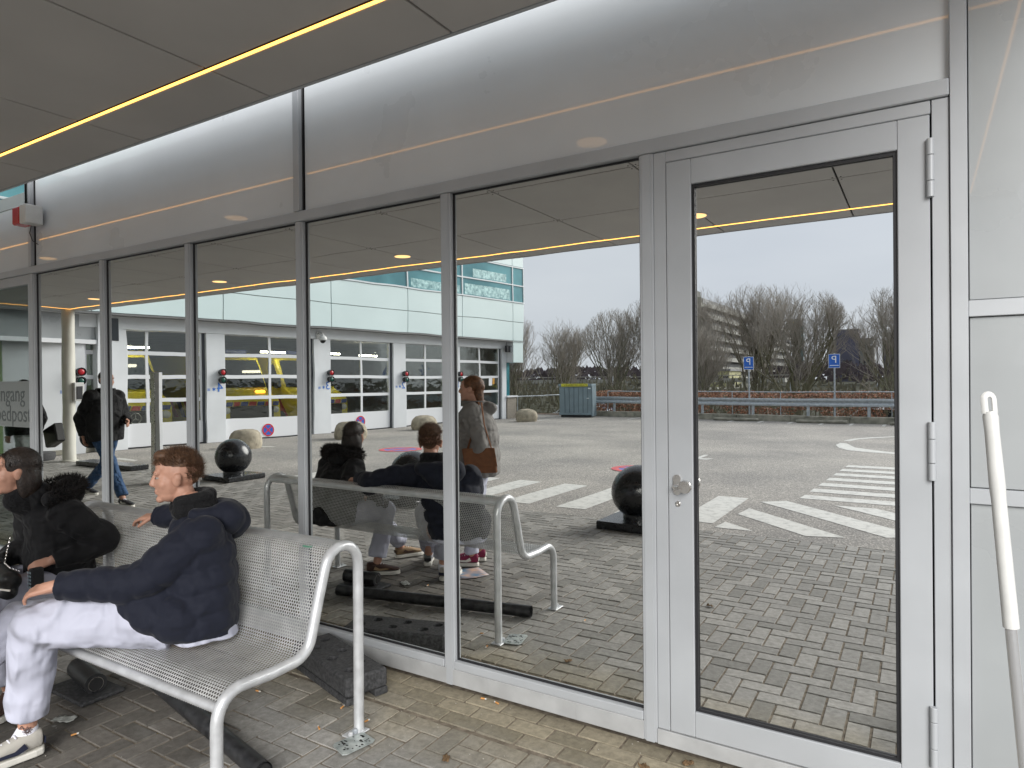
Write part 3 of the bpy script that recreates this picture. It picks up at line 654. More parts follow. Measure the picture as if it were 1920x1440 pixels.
for k,(ds,x,y) in descs.items():
    a_=rr.uniform(0,3.1); dd=Vector((math.cos(a_),math.sin(a_),0))
    T=thing('cigarette_butt','cigarette end on the paving, '+ds,'cigarette butt',(x,y,0),group='cigarette butts on the paving')
    p=Vector((x,y,.003)); mb=MB(); mb.tube([p,p+dd*.022],.0042,8); build('filter',mb,M['butt'],T,smooth=50)
    mb=MB(); mb.tube([p+dd*.0222,p+dd*.031],.0040,8); build('paper_end',mb,M['ash'],T,smooth=50)
def crumple(name,label,cat,c,sx,sy,ang,m,seed,h=.01):
    r_=random.Random(seed); mb=MB(); n=6; V=[]
    for i in range(n+1):
        for j in range(n+1):
            u,v=i/n-.5,j/n-.5; x=u*sx*(1-.3*abs(v)); y=v*sy; 
            V.append((c[0]+x*math.cos(ang)-y*math.sin(ang),c[1]+x*math.sin(ang)+y*math.cos(ang),.002+abs(r_.gauss(0,h*.5))))
    mb.add(V,[(i*(n+1)+j,(i+1)*(n+1)+j,(i+1)*(n+1)+j+1,i*(n+1)+j+1) for i in range(n) for j in range(n)])
    o=build(name,mb,m,smooth=60,fixn=False); so_=o.modifiers.new('s','SOLIDIFY'); so_.thickness=.0008; tag(o,label,cat); return o
crumple('paper_scrap','crumpled pale scrap of paper on the paving under the bench','litter',(-3.55,-1.22),.11,.06,.5,M['paper'],1)
lp=[('brown leaf tucked behind the black rubber block',-2.72,-.07),('brown leaf by the pipe end under the seat',-2.42,-1.2),('yellowing leaf at the threshold below the door frame',-1.0,-.18),('curled leaf in the gap under the door',-.85,-.06),('small leaf right of the steel plate',-1.75,-.55),('reddish leaf on pavers behind the bench, near the road',-1.3,-1.9),('brown leaf on pavers near the ball bollard',-1.6,-2.6)]
for k,(ds,x,y) in enumerate(lp):
    o=crumple('fallen_leaf',ds,'leaf',(x,y),.05,.03,k*1.3,M['leaf'],k+10,.012); o['group']='dead leaves on the paving'
gm=mat('torn_print_blue_and_orange',(.15,.28,.42),.6,noise_=(9,.3,(.55,.35,.25)))
o=crumple('leaflet','torn blue and orange printed leaflet under the sneaker','leaflet',(-3.27,-1.72),.30,.26,.6,gm,4,.004)
# tiny debris
mb=MB(); r_=random.Random(11)
for k in range(330):
    x=r_.uniform(-5,.3); y=-abs(r_.gauss(0,.9))-.0; s=r_.uniform(.001,.0034)
    if y<-4.2: continue
    mb.ell((x,y,.001),(s,s*.7,s*.5),None,5,3)
o=build('paving_grit',mb,mat('pale_grit',(.40,.38,.34),.9)); tag(o,'tiny pale grit and crumbs scattered over the paving','grit',kind='stuff')
# ---------------------------------------------------------------- ambulance garage (local axes: s along the wall, off outwards, z)
GA=math.atan2(-math.cos(R(6.9)),math.sin(R(6.9)))
G=thing('ambulance_garage','pale green glass-clad garage building with white sectional doors and teal windows','garage building',(-16.7,-7.9,0),GA)
def gb(name,boxes,m,par=G,c=0,smooth=False):
    mb=MB()
    for a,b in boxes: (mb.cbox(a,b,c) if c else mb.box(a,b))
    return build(name,mb,M[m] if isinstance(m,str) else m,par,world=False)
doors=[(-2.55,.40),(.93,3.84),(4.46,7.12),(7.69,9.85),(10.58,13.09)]
edges=[-6.0]+[v for d in doors for v in d]+[13.35]
for i in range(0,len(edges),2): gb('pillar',[((edges[i],-.35,0),(edges[i+1],.0,2.995))],'white_wall')
gb('lintel',[((-6.0,-.35,3.0),(13.35,.02,3.31))],'white_wall')
M['drip']=mat('grey_drip_edge',(.2,.2,.2),.5)
gb('drip_edge',[((-6,.0,3.315),(13.35,.43,3.335)),((-6,.405,3.30),(14.12,.425,3.313))],'drip')
# upper volume
gb('upper_body',[((-6,-6,3.34),(14.08,.36,7.9))],'wallback')
js=[-6,-2.55,.67,4.23,7.42,10.3,13.38,14.12]; zs=[3.345,4.12,4.90]
bx=[]
for a,b in zip(js[:-1],js[1:]):
    for z0,z1 in zip(zs[:-1],zs[1:]): bx.append(((a+.012,.365,z0+.01),(b-.012,.40,z1-.01)))
    bx.append(((a+.012,.365,6.47),(b-.012,.40,7.9)))
for k in range(4): 
    for z0,z1 in ((3.345,4.12),(4.12,4.9),(6.46,7.9)): bx.append(((14.085,-.05-1.5*(k+1)+.0,z0+.01),(14.12,-.075-1.5*k+ (.43 if k==0 else 0),z1-.01)))
bx.append(((13.392,.365,2.42),(14.108,.40,3.33))); bx.append(((14.085,-.4,2.42),(14.12,.36,3.33)))
gb('cladding',bx,'gpanel',c=.004)
gb('corner_soffit',[((13.4,-.4,2.44),(14.08,.36,3.3))],'white_wall')
M['painted_refl']=mat('painted_reflection',(.20,.50,.54),.4,0,noise_=(9,.5,(.45,.70,.70)))
M['mullw']=mat('pale_window_frame',(.62,.66,.68),.4)
fb=[]
for z in (4.905,5.63,6.40): fb.append(((-6,.362,z),(14.12,.425,z+.05))); fb.append(((14.086,-6,z),(14.128,.36,z+.05)))
for s in (-2.55,.67,4.23,7.42,10.3,13.38): fb.append(((s-.025,.362,4.957),(s+.025,.422,5.628))); fb.append(((s-.025,.362,5.682),(s+.025,.422,6.398)))
fb.append(((14.075,.362,4.957),(14.12,.42,6.398)))
gb('window_frame',fb,'mullw')
wi=0
for a,b in zip(js[:-1],js[1:]):
    for z0,z1 in ((4.957,5.628),(5.682,6.398)): gb('window_pane',[((a+.026,.37,z0),(b-.026,.385,z1))],'teal_glass')
for s0,s1,z1 in ((7.6,10.2,5.30),(10.45,13.2,5.42),(10.9,13.0,6.05)): gb('painted_reflection',[((s0,.3855,4.99 if z1<6 else 5.72),(s1,.389,z1))],'painted_refl')  # pale strips just proud of the panes: reflections painted in as colour
gb('side_window_pane',[((14.09,-5.9,4.957),(14.10,.35,6.398))],'teal_glass')
# lattice reflections of the upper glass exist only as the pale strips above
# ground floor shell
gb('hall_floor',[((-6,-10,-.005),(13.3,-.05,.0))],mat('garage_floor',(.16,.16,.15),.4))
gb('hall_shell',[((-6,-10.2,0),(13.3,-10,3.3)),((-6.1,-10,0),(-6,-.35,3.3)),((13.3,-10,0),(13.35,-.36,3.3)),((-6,-10,3.25),(13.3,-.36,3.33))],mat('garage_hall_wall',(.16,.155,.15),.8,0,noise_=(1.2,.25)))
gb('storage_curtain',[((5.6,-5.2,.3),(6.5,-5.1,2.3))],mat('dark_red_tarp',(.13,.01,.02),.6))
gb('inner_door',[((6.9,-5.2,0),(7.6,-5.1,2.2))],'white_frame')
M['tube']=mat('fluorescent_tube',(1,1,1),.5,0,emit=(1,.93,.72),estr=14.0)
for s,o,z in ((-1.3,-1.6,2.62),(3.2,-2.0,2.60),(5.1,-1.6,2.60),(8.8,-4,2.7)): gb('tube_light',[((s,o,z),(s+.9,o+.07,z+.05))],'tube')
# sectional doors
for i,(a,b) in enumerate(doors):
    mid_=(a+b)/2; mb=MB(); y0,y1=-.16,-.115
    zr=[.56,1.16,1.76,2.37,2.98]
    mb.cbox((a+.012,y0,.03),(b-.07,y1,.62),.004)
    for k,z in enumerate(zr[1:]): mb.cbox((a+.012,y0,z),(b-.07,y1,z+(.10 if k<3 else .015)),.004)
    z_lo=.62
    for k in range(4):
        zb=[.62,1.26,1.86,2.47][k]; zt=[1.16,1.76,2.37,2.98][k]
        for s0,s1 in ((a+.012,a+.07),(mid_-.05,mid_+.03),(b-.13,b-.07)): mb.cbox((s0,y0,zb-.0005),(s1,y1,zt+.0005),.003)
    D=build('sectional_door',mb,M['white_frame'],G,world=False); D['label']=['leftmost sectional door with an ambulance behind it in the real row, numbered 5','white sectional door beside number 4','white sectional door beside number 3','white sectional door beside number 2','white sectional door beside number 1, paper notice on a pane'][i]
    mb=MB(); mb.box((a+.07,-.142,.62),(mid_-.05,-.136,2.98)); mb.box((mid_+.03,-.142,.62),(b-.13,-.136,2.98)); build('door_pane',mb,M['door_glass'],D,world=False)
    mb=MB(); mb.box((b-.068,-.2,.0),(b-.002,-.09,2.995)); build('rubber_seal',mb,mat('dark_seal_%d'%i if False else 'dark_door_seal',(.06,.065,.075),.6) if i==0 else bpy.data.materials['dark_door_seal'],D,world=False)
    mb=MB(); mb.box((a+.01,-.17,.0),(b-.07,-.11,.028)); build('bottom_seal',mb,M['gasket'],D,world=False)
    if i==4: mb=MB(); mb.box((mid_+.55,-.132,1.45),(mid_+.75,-.130,1.78)); build('paper_notice',mb,M['sign_white'],D,world=False); mb=MB(); mb.box((mid_+.77,-.132,1.5),(mid_+.9,-.130,1.75)); build('orange_notice',mb,mat('orange_card',(.6,.3,.03),.6),D,world=False)
def gM(s,o,z,sz=1): # text facing outwards, reading towards -s
    return Matrix.Translation((s,o,z))@Matrix(((-1,0,0,0),(0,0,1,0),(0,1,0,0),(0,0,0,1)))
for i,(s,tx) in enumerate(((-2.66,'5'),(.83,'4'),(4.40,'3'),(7.62,'2'),(10.50,'1'))):
    mb=text_mb(tx,.36,gM(s+.03,.006,1.40),.006)
    build('bay_number',mb,M['blue_paint'],G,world=False,fixn=False)
    # six-armed star and small square pictogram
    mb=MB(); c=Vector((s-.22,.003,1.47))
    for k in range(3):
        a=R(90+60*k); d=Vector((math.cos(a),0,math.sin(a))); e=Vector((-d.z,0,d.x)); c2=c+Vector((0,.0002*k,0))
        mb.poly([c2-d*.05-e*.011,c2+d*.05-e*.011,c2+d*.05+e*.011,c2-d*.05+e*.011])
    for q in ((-.40,-.405),(-.35,-.355)): pass
    for z0 in (1.43,1.455,1.48): mb.poly([(s-.42,.003,z0),(s-.33,.003,z0),(s-.33,.003,z0+.014),(s-.42,.003,z0+.014)])
    build('star_pictogram',mb,M['blue_paint'],G,world=False,fixn=False)
def gw(s,o,z): return G.matrix_basis@Vector((s,o,z))
bpy.context.view_layer.update()
def gthing(name,label,cat,s,o,z,group=None): 
    p=gw(s,o,z) if False else (Matrix.Translation((-16.7,-7.9,0))@Matrix.Rotation(GA,4,'Z'))@Vector((s,o,z))
    return thing(name,label,cat,p,GA,group)
for i,(s,nm) in enumerate(((-2.68,'signal lamps on the pillar behind the walking person, red over green'),(.80,'red over green signal lamps above the number 4'),(4.40,'lamp pair over the number 3, below the dome camera'),(7.60,'lamp pair above the blue number 2'),(10.50,'farthest lamp pair, above the number 1'))):
    T=gthing('bay_signal',nm,'signal lamp',s,0,1.72,'signal lamps between the garage doors')
    for zc,lens,nm2 in ((.21,'red','red_lamp'),(.0,'green_lens','green_lamp')):
        mb=MB(); MM=Matrix.Rotation(R(-90),4,'X'); mb.lathe([(.03,.0),(.085,.01),(.098,.05),(.098,.12),(.102,.16),(.085,.16),(.084,.12)],(0,0,zc),20,MM); bd=build('lamp_housing',mb,M['blk'],T,world=False,smooth=40)
        mb=MB(); mb.ell((0,.125,zc),(.078,.04,.078)); build(nm2,mb,M[lens],bd,world=False,smooth=True)
# dome camera
T=gthing('dome_camera','white dome security camera on a bracket above the number 3 pillar','security camera',3.98,0,3.1)
mb=MB(); mb.cbox((-.09,.02,-.09),(.05,.06,.12),.01); mb.tube([(-.02,.05,.04),(-.02,.2,.06),(-.02,.27,.05),(-.02,.30,-.02)],.028,12); build('bracket',mb,M['white_plastic'],T,world=False,smooth=50)
mb=MB(); mb.lathe([(.04,.0),(.06,-.03),(.10,-.05),(.125,-.10),(.13,-.15),(.125,-.17)],(-.02,.30,0),24); build('camera_hood',mb,M['white_plastic'],T,world=False,smooth=40)
mb=MB(); mb.ell((-.02,.30,-.17),(.088,.088,.095)); build('dark_dome',mb,M['ball'],T,world=False,smooth=True)
T=gthing('siren_box','grey rounded alarm box under the garage corner overhang','alarm box',13.35,.14,3.0)
mb=MB(); mb.cbox((-.25,.0,-.15),(.0,.12,.12),.02); build('box_body',mb,M['blk'],T,world=False); mb=MB(); mb.cbox((.002,.0,-.17),(.26,.2,.12),.05); build('rounded_cover',mb,M['alu'],T,world=False)
# no stopping discs on doors
for s,z,nm in ((2.29,.24,'round blue no-stopping sign low on the nearer door, right of a boulder'),(5.71,.30,'farther no-stopping sign on a garage door, peeking above the seated woman')):
    T=gthing('no_stopping_sign',nm,'road sign',s,-.113,z,'no-stopping signs on the garage doors')
    MM=Matrix.Rotation(R(-90),4,'X')
    mb=MB(); mb.lathe([(.20,0),(.20,.006)],(0,0,0),36,MM); build('white_disc',mb,M['sign_white'],T,world=False)
    mb=MB(); mb.lathe([(.15,.0065),(.15,.008)],(0,0,0),36,MM); build('blue_disc',mb,M['sign_blue'],T,world=False)
    mb=MB()
    for k in range(36):
        a,b=2*math.pi*k/36,2*math.pi*(k+1)/36
        mb.poly([(r*math.cos(t),.0095,r*math.sin(t)) for r,t in ((.148,a),(.19,a),(.19,b),(.148,b))])
    for j,a in enumerate((R(45),R(135))):
        d=Vector((math.cos(a),0,math.sin(a))); e=Vector((-d.z,0,d.x)); c=Vector((0,.0100+.0003*j,0)); mb.poly([c-d*.15-e*.018,c+d*.15-e*.018,c+d*.15+e*.018,c-d*.15+e*.018])
    build('red_ring_and_cross',mb,M['sign_red'],T,world=False,fixn=False)
# corner: plinth and glazing
gb('corner_glazing',[((13.40,-.30,.98),(13.95,-.28,2.43)),((13.93,-1.2,.98),(13.95,-.30,2.43))],'teal_glass')
gb('corner_frame',[((13.36,-.33,0),(13.40,-.02,3.0)),((13.36,-.33,.92),(14.10,.10,.98))],'white_frame')
M['exposed']=mat('exposed_aggregate',(.30,.26,.21),.9,0,noise_=(60,.35,(.42,.38,.32)),bump=(80,.006))
gb('corner_plinth',[((13.41,-1.4,0),(14.05,.04,.915))],'exposed')
# connecting wing wall along x=-17
Wg=thing('connecting_wing','low wing wall of green glass below white panels beside the canopy column','wing wall',(-17,-2.4,0))
mb=MB(); mb.box((-17.3,-5.6,2.70),(-17,.0,3.4)); build('white_band',mb,M['sidepanel'],Wg)
mb=MB(); mb.cbox((-17.02,-5.6,2.60),(-16.93,0,2.70)); mb.cbox((-17.02,-5.6,3.30),(-16.95,0,3.36)); build('rail',mb,M['white_frame'],Wg)
mb=MB(); mb.box((-17.25,-5.6,.12),(-17.2,0,2.6)); build('green_glazing',mb,M['green_glass'],Wg)
mb=MB(); mb.cbox((-17.3,-5.6,0),(-17.05,0,.12),.01); build('plinth',mb,M['curb'],Wg)
mb=MB(); 
for y in (-.5,-1.9,-3.3,-4.7): mb.cbox((-17.2,y-.03,.12),(-17.12,y+.03,2.6)) 
build('mullion',mb,M['alu'],Wg)
mb=MB(); mb.cbox((-17.6,-6.3,0),(-16.9,-5.61,3.5)); build('corner_pier',mb,M['white_wall'],Wg)
mb=MB(); mb.cbox((-16.899,-6.1,2.7),(-16.88,-5.8,3.25)); build('dark_window',mb,M['vglass'],Wg)
T=thing('planter_trough','low dark oval trough on the paving by the green glazing','planter',(-16.3,-4.1,0)); mb=MB(); mb.lathe([(.28,0),(.30,.06),(.30,.17),(.26,.18)],(0,0,0),20); mb.xf(Matrix.Translation((-16.3,-4.0,0))@Matrix.Diagonal((1,1.2,1,1))); build('trough_body',mb,M['black_rubber'],T,smooth=40)
# upper storey behind canopy over facade wing (keeps sky closed on the left)
# ---------------------------------------------------------------- ambulances
def ambulance(label,s,off,badge,group='yellow ambulances parked in the garage'):
    """nose towards the doors (+off)"""
    T=gthing('ambulance',label,'ambulance',s,off,0,group)
    # side profile (y forward, z up) extruded across x
    prof_=[(-5.4,.45),(-5.4,2.5),(-1.75,2.62),(-1.35,2.45),(-.75,1.42),(-.12,1.18),(-.02,.98),(0,.5),(-.05,.35),(-5.3,.35)]
    w=1.0; mb=MB(); mb.prism([(-w,y,z) for y,z in prof_],(2*w,0,0)); body=build('body',mb,M['yellow'],T,world=False,bevel=.06)
    mb=MB(); 
    mb.prism([(-.86,-1.27,2.36),(.86,-1.27,2.36),(.93,-.78,1.49),(-.93,-.78,1.49)],(0,.03,.02)); build('windscreen',mb,M['vglass'],T,world=False)
    mb=MB(); mb.cbox((-.72,-.03,.52),(.72,.035,.92),.02); build('grille',mb,M['blk'],T,world=False)
    for sx in (-1,1):
        mb=MB(); mb.ell((sx*.82,-.06,.80),(.14,.10,.12)); build('headlight',mb,M['sign_white'],T,world=False,smooth=True)
        mb=MB(); mb.tube([(sx*(w-.04),-1.0,.36),(sx*(w+.02),-1.0,.36)],.36,24); build('wheel',mb,M['black_rubber'],T,world=False,smooth=40)
        mb=MB(); mb.cbox((sx*(w+.02),-1.05,1.45),(sx*(w+.22),-.95,1.8),.03); build('wing_mirror',mb,M['blk'],T,world=False)
        mb=MB(); mb.prism([(sx*(w+.004),-1.55,1.5),(sx*(w+.004),-.95,1.5),(sx*(w+.004),-1.42,2.25),(sx*(w+.004),-1.75,2.25)],(sx*.006,0,0)); build('side_window',mb,M['vglass'],T,world=False)
    # chevrons on bonnet line and sides
    mb=MB()
    for k in range(-3,4):
        mb.mi=k%2; mb.prism([(k*.26-.10,.008,.93),(k*.26+.12,.008,.93),(k*.26+.18,-.045,1.05),(k*.26-.04,-.045,1.05)],(0,.012,.004))
    for sx in (-1,1):
        for k in range(9):
            mb.mi=k%2; y=-.6-k*.52; mb.prism([(sx*(w+.003),y,.55),(sx*(w+.003),y-.28,.55),(sx*(w+.003),y-.75,1.15),(sx*(w+.003),y-.47,1.15)],(sx*.004,0,0))
    build('chevrons',mb,[M['red_v'],M['blue_v']],T,world=False)
    mb=MB(); mb.cbox((-.8,-1.9,2.60),(.8,-1.65,2.74),.03); build('light_bar',mb,M['blue_v'],T,world=False)
    if badge=='star':
        mb=MB(); mb.tube([(.14*math.cos(t),.045,.72+.14*math.sin(t)) for t in [2*math.pi*k/24 for k in range(25)]],.014,6)
        for a in (90,210,330): mb.prism([(.012*math.cos(R(a+90)),.04,.72+.012*math.sin(R(a+90))),(.012*math.cos(R(a-90)),.04,.72+.012*math.sin(R(a-90))),(.14*math.cos(R(a)),.04,.72+.14*math.sin(R(a)))],(0,.014,0))
        build('badge',mb,M['steel'],T,world=False,fixn=False)
    if badge=='MAN':
        mb=text_mb('MAN',.17,Matrix.Translation((.22,.042,.62))@Matrix(((-1,0,0,0),(0,0,1,0),(0,1,0,0),(0,0,0,1))),.004); build('badge',mb,M['sign_white'],T,world=False,fixn=False)
    return T
ambulance('yellow ambulance with a star badge behind the leftmost garage door',-1.15,-.75,'star')
a4=ambulance('yellow ambulance side-lit behind the number 4 door, amber lamp glowing',2.5,-1.3,'')
mb=MB(); mb.cbox((.45,-.60,1.30),(.75,-.50,1.40),.02); build('amber_lamp',mb,mat('amber_lamp',(1,.4,.05),.5,0,emit=(1,.35,.03),estr=2.5),a4,world=False)
ambulance('yellow ambulance nose with lettered grille behind the number 3 door',5.0,-1.1,'MAN')
# ---------------------------------------------------------------- boulders
def boulder(c,r,h,label,seed,m=None):
    mb=MB(); mb.lathe([(0.0,-.02),(r*.93,-.02),(r*.99,h*.15),(r,h*.35),(r*.97,h*.58),(r*.88,h*.78),(r*.70,h*.93),(r*.42,h*.99),(0.0,h)],(0,0,0),28); V=[]
    for v in mb.v:
        q=Vector(v); n_=noise.noise(q*2.3+Vector((seed*7,0,0))); 
        z=q.z
        rr_=(q.x**2+q.y**2)**.5; e=1+.10*n_
        sx=1.0
        V.append((c[0]+q.x*e*sx,c[1]+q.y*e*sx,max(z*(1+.06*n_),-.01)))
    mb.v=V; o=build('boulder',mb,m or M['stone'],smooth=60); tag(o,label,'boulder','sandy boulders guarding the garage doors'); return o
boulder((-14.55,-7.95),.40,.47,'rounded sandy boulder in front of the number 4 pillar',1)
boulder((-14.1,-11.1),.45,.50,'sandy boulder in front of the number 3 door, behind the seated people',2)
boulder((-14.25,-14.7),.44,.46,'sandy boulder in front of the number 2 door',3)
boulder((-13.3,-19.85),.44,.50,'sandy boulder at the garage corner by the stone plinth',4)
# ---------------------------------------------------------------- ball bollards
def ball(x,y,label,square=True):
    T=thing('ball_bollard',label,'bollard',(x,y,0),group='black ball bollards at the edge of the road')
    mb=MB(); mb.ell((x,y,.385),(.298,.298,.298),None,40,28)
    mb.lathe([(.175,.08),(.17,.2)],(x,y,0),32); build('ball',mb,M['ball'],T,smooth=60)
    mb=MB(); mb.cbox((x-.36,y-.36,0),(x+.36,y+.36,.085),.012); build('base_slab',mb,M['ball'],T)
ball(-2.68,-4.12,'black ball bollard next to the mirrored door, rightmost of the row')
ball(-5.90,-4.12,'black ball bollard between the two seated people, in mid row')
ball(-9.98,-4.30,'black ball bollard left of the zebra crossing, behind the man on the bench')
T=thing('flat_kerb_block','low dark slab on the paving near the canopy column','kerb block',(-14.2,-4.1,0)); mb=MB(); mb.cbox((-14.6,-4.35,0),(-12.6,-4.0,.09),.01); build('slab',mb,M['ball'],T)
T=thing('steel_post','tall slim stainless steel pillar on the paving before the garage','steel pillar',(-10.7,-3.4,0))
mb=MB(); mb.cbox((-10.82,-3.44,0),(-10.70,-3.36,1.82),.006); build('channel',mb,M['steel'],T); mb=MB(); mb.cbox((-10.698,-3.43,0),(-10.58,-3.37,1.815),.004); build('pale_face',mb,M['white_wall'],T)
# ---------------------------------------------------------------- container, rail, hedge, signs
T=thing('steel_container','grey-blue ribbed steel waste container with a yellow sign along its top','container',(-12.8,-23.2,0),R(-14))
def cb(n,a,b,m,c=.01): mb=MB(); mb.cbox(a,b,c); return build(n,mb,M[m],T,world=False)
cb('body',(-.72,-.9,.10),(.70,0,1.32),'container'); cb('rim',(-.76,-.92,1.325),(.74,.04,1.45),'container'); cb('corner_post',(.705,-.9,.04),(.755,.02,1.32),'container'); cb('skid',(-.68,-.8,0),(.62,-.05,.095),'blk')
cb('bottom_rail',(-.74,.002,.10),(.70,.03,.19),'container')
mb=MB()
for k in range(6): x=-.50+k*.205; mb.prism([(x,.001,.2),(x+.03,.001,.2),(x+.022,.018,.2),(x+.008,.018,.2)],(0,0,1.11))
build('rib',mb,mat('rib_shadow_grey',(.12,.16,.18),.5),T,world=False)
s_=cb('sign_board',(-.62,.042,1.33),(.56,.055,1.455),'yellow_sign')
mb=text_mb('STALEN MATERIALEN',.105,Matrix.Translation((.53,.058,1.355))@Matrix(((-1,0,0,0),(0,0,1,0),(0,1,0,0),(0,0,0,1))),.001); build('lettering',mb,M['blk'],s_,world=False,fixn=False)
cb('latch',(.50,.003,.80),(.60,.03,.83),'sign_white'); cb('label_plate',(.56,.003,1.22),(.68,.01,1.27),'sign_white')
def rp(x,d=0,z=0): return (x,railY(x)+d,z)
Gd=thing('guard_rail','long galvanised crash barrier in front of the copper hedge','crash barrier',(-6,railY(-6),0))
W_prof=[(.0,.86),(.03,.855),(.045,.80),(.03,.745),(.0,.725),(.0,.70),(.03,.68),(.045,.63),(.03,.575),(.0,.57)]
mb=MB(); x0,x1=-13.9,12; n0=len(W_prof)
V=[(x,railY(x)+d,z) for x in (x0,x1) for d,z in W_prof]; V+=[(x,railY(x)+d-.006,z) for x in (x0,x1) for d,z in W_prof]
F_=[(i,i+1,i+1+n0,i+n0) for i in range(n0-1)]+[(2*n0+i,2*n0+i+n0,2*n0+i+1+n0,2*n0+i+1) for i in range(n0-1)]
mb.add(V,F_); build('beam',mb,M['galv'],Gd,smooth=50)
for k in range(13):
    x=-13.6+k*2.0
    mb=MB(); mb.cbox((x-.05,railY(x)-.09,0),(x+.05,railY(x)-.02,.80),.006); build('post',mb,M['galv'],Gd)
mb=MB(); mb.tube([rp(-12,-.25,1.10),rp(12,-.25,1.10)],.022,8)
for k in range(14): x=-12+k*1.85; mb.tube([rp(x,-.25,0),rp(x,-.25,1.10)],.018,6)
build('handrail',mb,M['galv'],Gd,smooth=50)
T=thing('corner_railing','thin grey tubular railing between the garage corner and the crash barrier','railing',(-14.4,-23.5,0))
mb=MB(); a=(-15.0,-22.0,.93); b=(-13.95,-24.4,.93); mb.tube([a,b],.022,8); mb.tube([b,(b[0],b[1],0)],.025,8); mb.tube([a,(a[0],a[1],0)],.022,8); build('rail',mb,M['galv'],T,smooth=50)
K=thing('kerb_wall','low mossy concrete kerb along the parking edge','kerb',(-2,railY(-2),0))
for k in range(14):
    xa=-14.2+k*2; mb=MB(); xb=xa+1.985
    mb.prism([rp(xa,.10,-.02),rp(xb,.10,-.02),rp(xb,-.32,-.02),rp(xa,-.32,-.02)],(0,0,.24)); build('kerb_stone',mb,M['curb'],K,bevel=.015)
for k,(x,nm) in enumerate(((-6.15,'left of the left parking sign bay, behind the door glass'),(-3.1,'in the middle bay between the two parking signs'),(-.1,'at the right edge of the door glass'))):
    T=thing('wheel_stop','long rounded concrete wheel stop '+nm,'wheel stop',(x,railY(x)+.45,0),group='concrete wheel stops in the parking bays')
    mb=MB(); mb.cbox((x-.85,railY(x)+.38,0),(x+.85,railY(x)+.55,.11),.035); build('beam',mb,M['curb'],T)
for x,nm in ((-5.75,'left of the two blue P signs, in front of the gallery flats'),(-2.72,'right of the two blue P signs, beside the dark tower')):
    y=railY(x)-.12; T=thing('parking_sign',nm,'parking sign',(x,y,0),group='blue parking signs')
    mb=MB(); mb.tube([(x,y,0),(x,y,2.5)],.03,10); mb.tube([(x,y,0),(x,y,1.0)],.037,10); build('pole',mb,M['galv'],T,smooth=50)
    mb=MB(); mb.cbox((x-.19,y+.035,1.98),(x+.19,y+.05,2.48),.004); p=build('sign_plate',mb,M['sign_white'],T)
    mb=MB(); mb.cbox((x-.178,y+.0505,1.992),(x+.178,y+.053,2.468),.002); build('blue_field',mb,M['sign_blue'],p)
    mb=text_mb('P',.36,Matrix.Translation((x-.0,y+.056,2.17))@Matrix(((-1,0,0,0),(0,0,1,0),(0,1,0,0),(0,0,0,1))),.002,'CENTER'); build('letter',mb,M['sign_white'],p,fixn=False)
    mb=MB(); mb.box((x-.15,y+.0545,2.065),(x+.15,y+.0555,2.085)); build('line',mb,M['sign_white'],p)
# hedge
M['beech']=mat('copper_beech_leaf',(.36,.15,.08),.7,0,noise_=(3,.35,(.52,.27,.16)))
M['beech2']=mat('dark_beech_leaf',(.19,.08,.05),.8)
H_=thing('beech_hedge','long copper-brown beech hedge behind the crash barrier','hedge',(-2,-25,0))
r_=random.Random(21); mb=MB()
def hedgeleaf(mb,p,s):
    d=Vector((r_.gauss(0,1),r_.gauss(0,1),r_.gauss(0,1))).normalized(); e=d.cross(Vector((r_.random(),r_.random(),r_.random()))).normalized()
    mb.add([p-d*s,p+e*s*.45,p+d*s,p-e*s*.45],[(0,1,2,3)])
for k in range(30000):
    x=r_.uniform(-14.6,11); t=r_.random(); z=r_.uniform(.05,1.0) if t<.8 else r_.uniform(.9,1.12)
    if -14.0>x and z>.9: z-=.1
    clump=noise.noise(Vector((x*1.3,z*2.2,1)))
    if z<.8 and clump<-.18: continue
    z+= .05*noise.noise(Vector((x*3,0,3)))
    y=railY(max(x,-14.4))-.75+r_.gauss(0,.16); mb.mi=0 if r_.random()<.72 else 1
    hedgeleaf(mb,Vector((x,y,z)),r_.uniform(.03,.06))
build('foliage',mb,[M['beech'],M['beech2']],H_,fixn=False)
mb=MB()
for k in range(150):
    x=-14.5+k*.17; y=railY(max(x,-14.4))-.75; p=Vector((x,y,0))
    for q in range(3): e=p+Vector((r_.uniform(-.2,.2),r_.uniform(-.15,.15),r_.uniform(.7,1.1))); mb.tube([p,p.lerp(e,.5)+Vector((r_.gauss(0,.03),0,0)),e],[.014,.009,.004],4,cap=False)
build('stems',mb,M['bark'],H_,fixn=False)
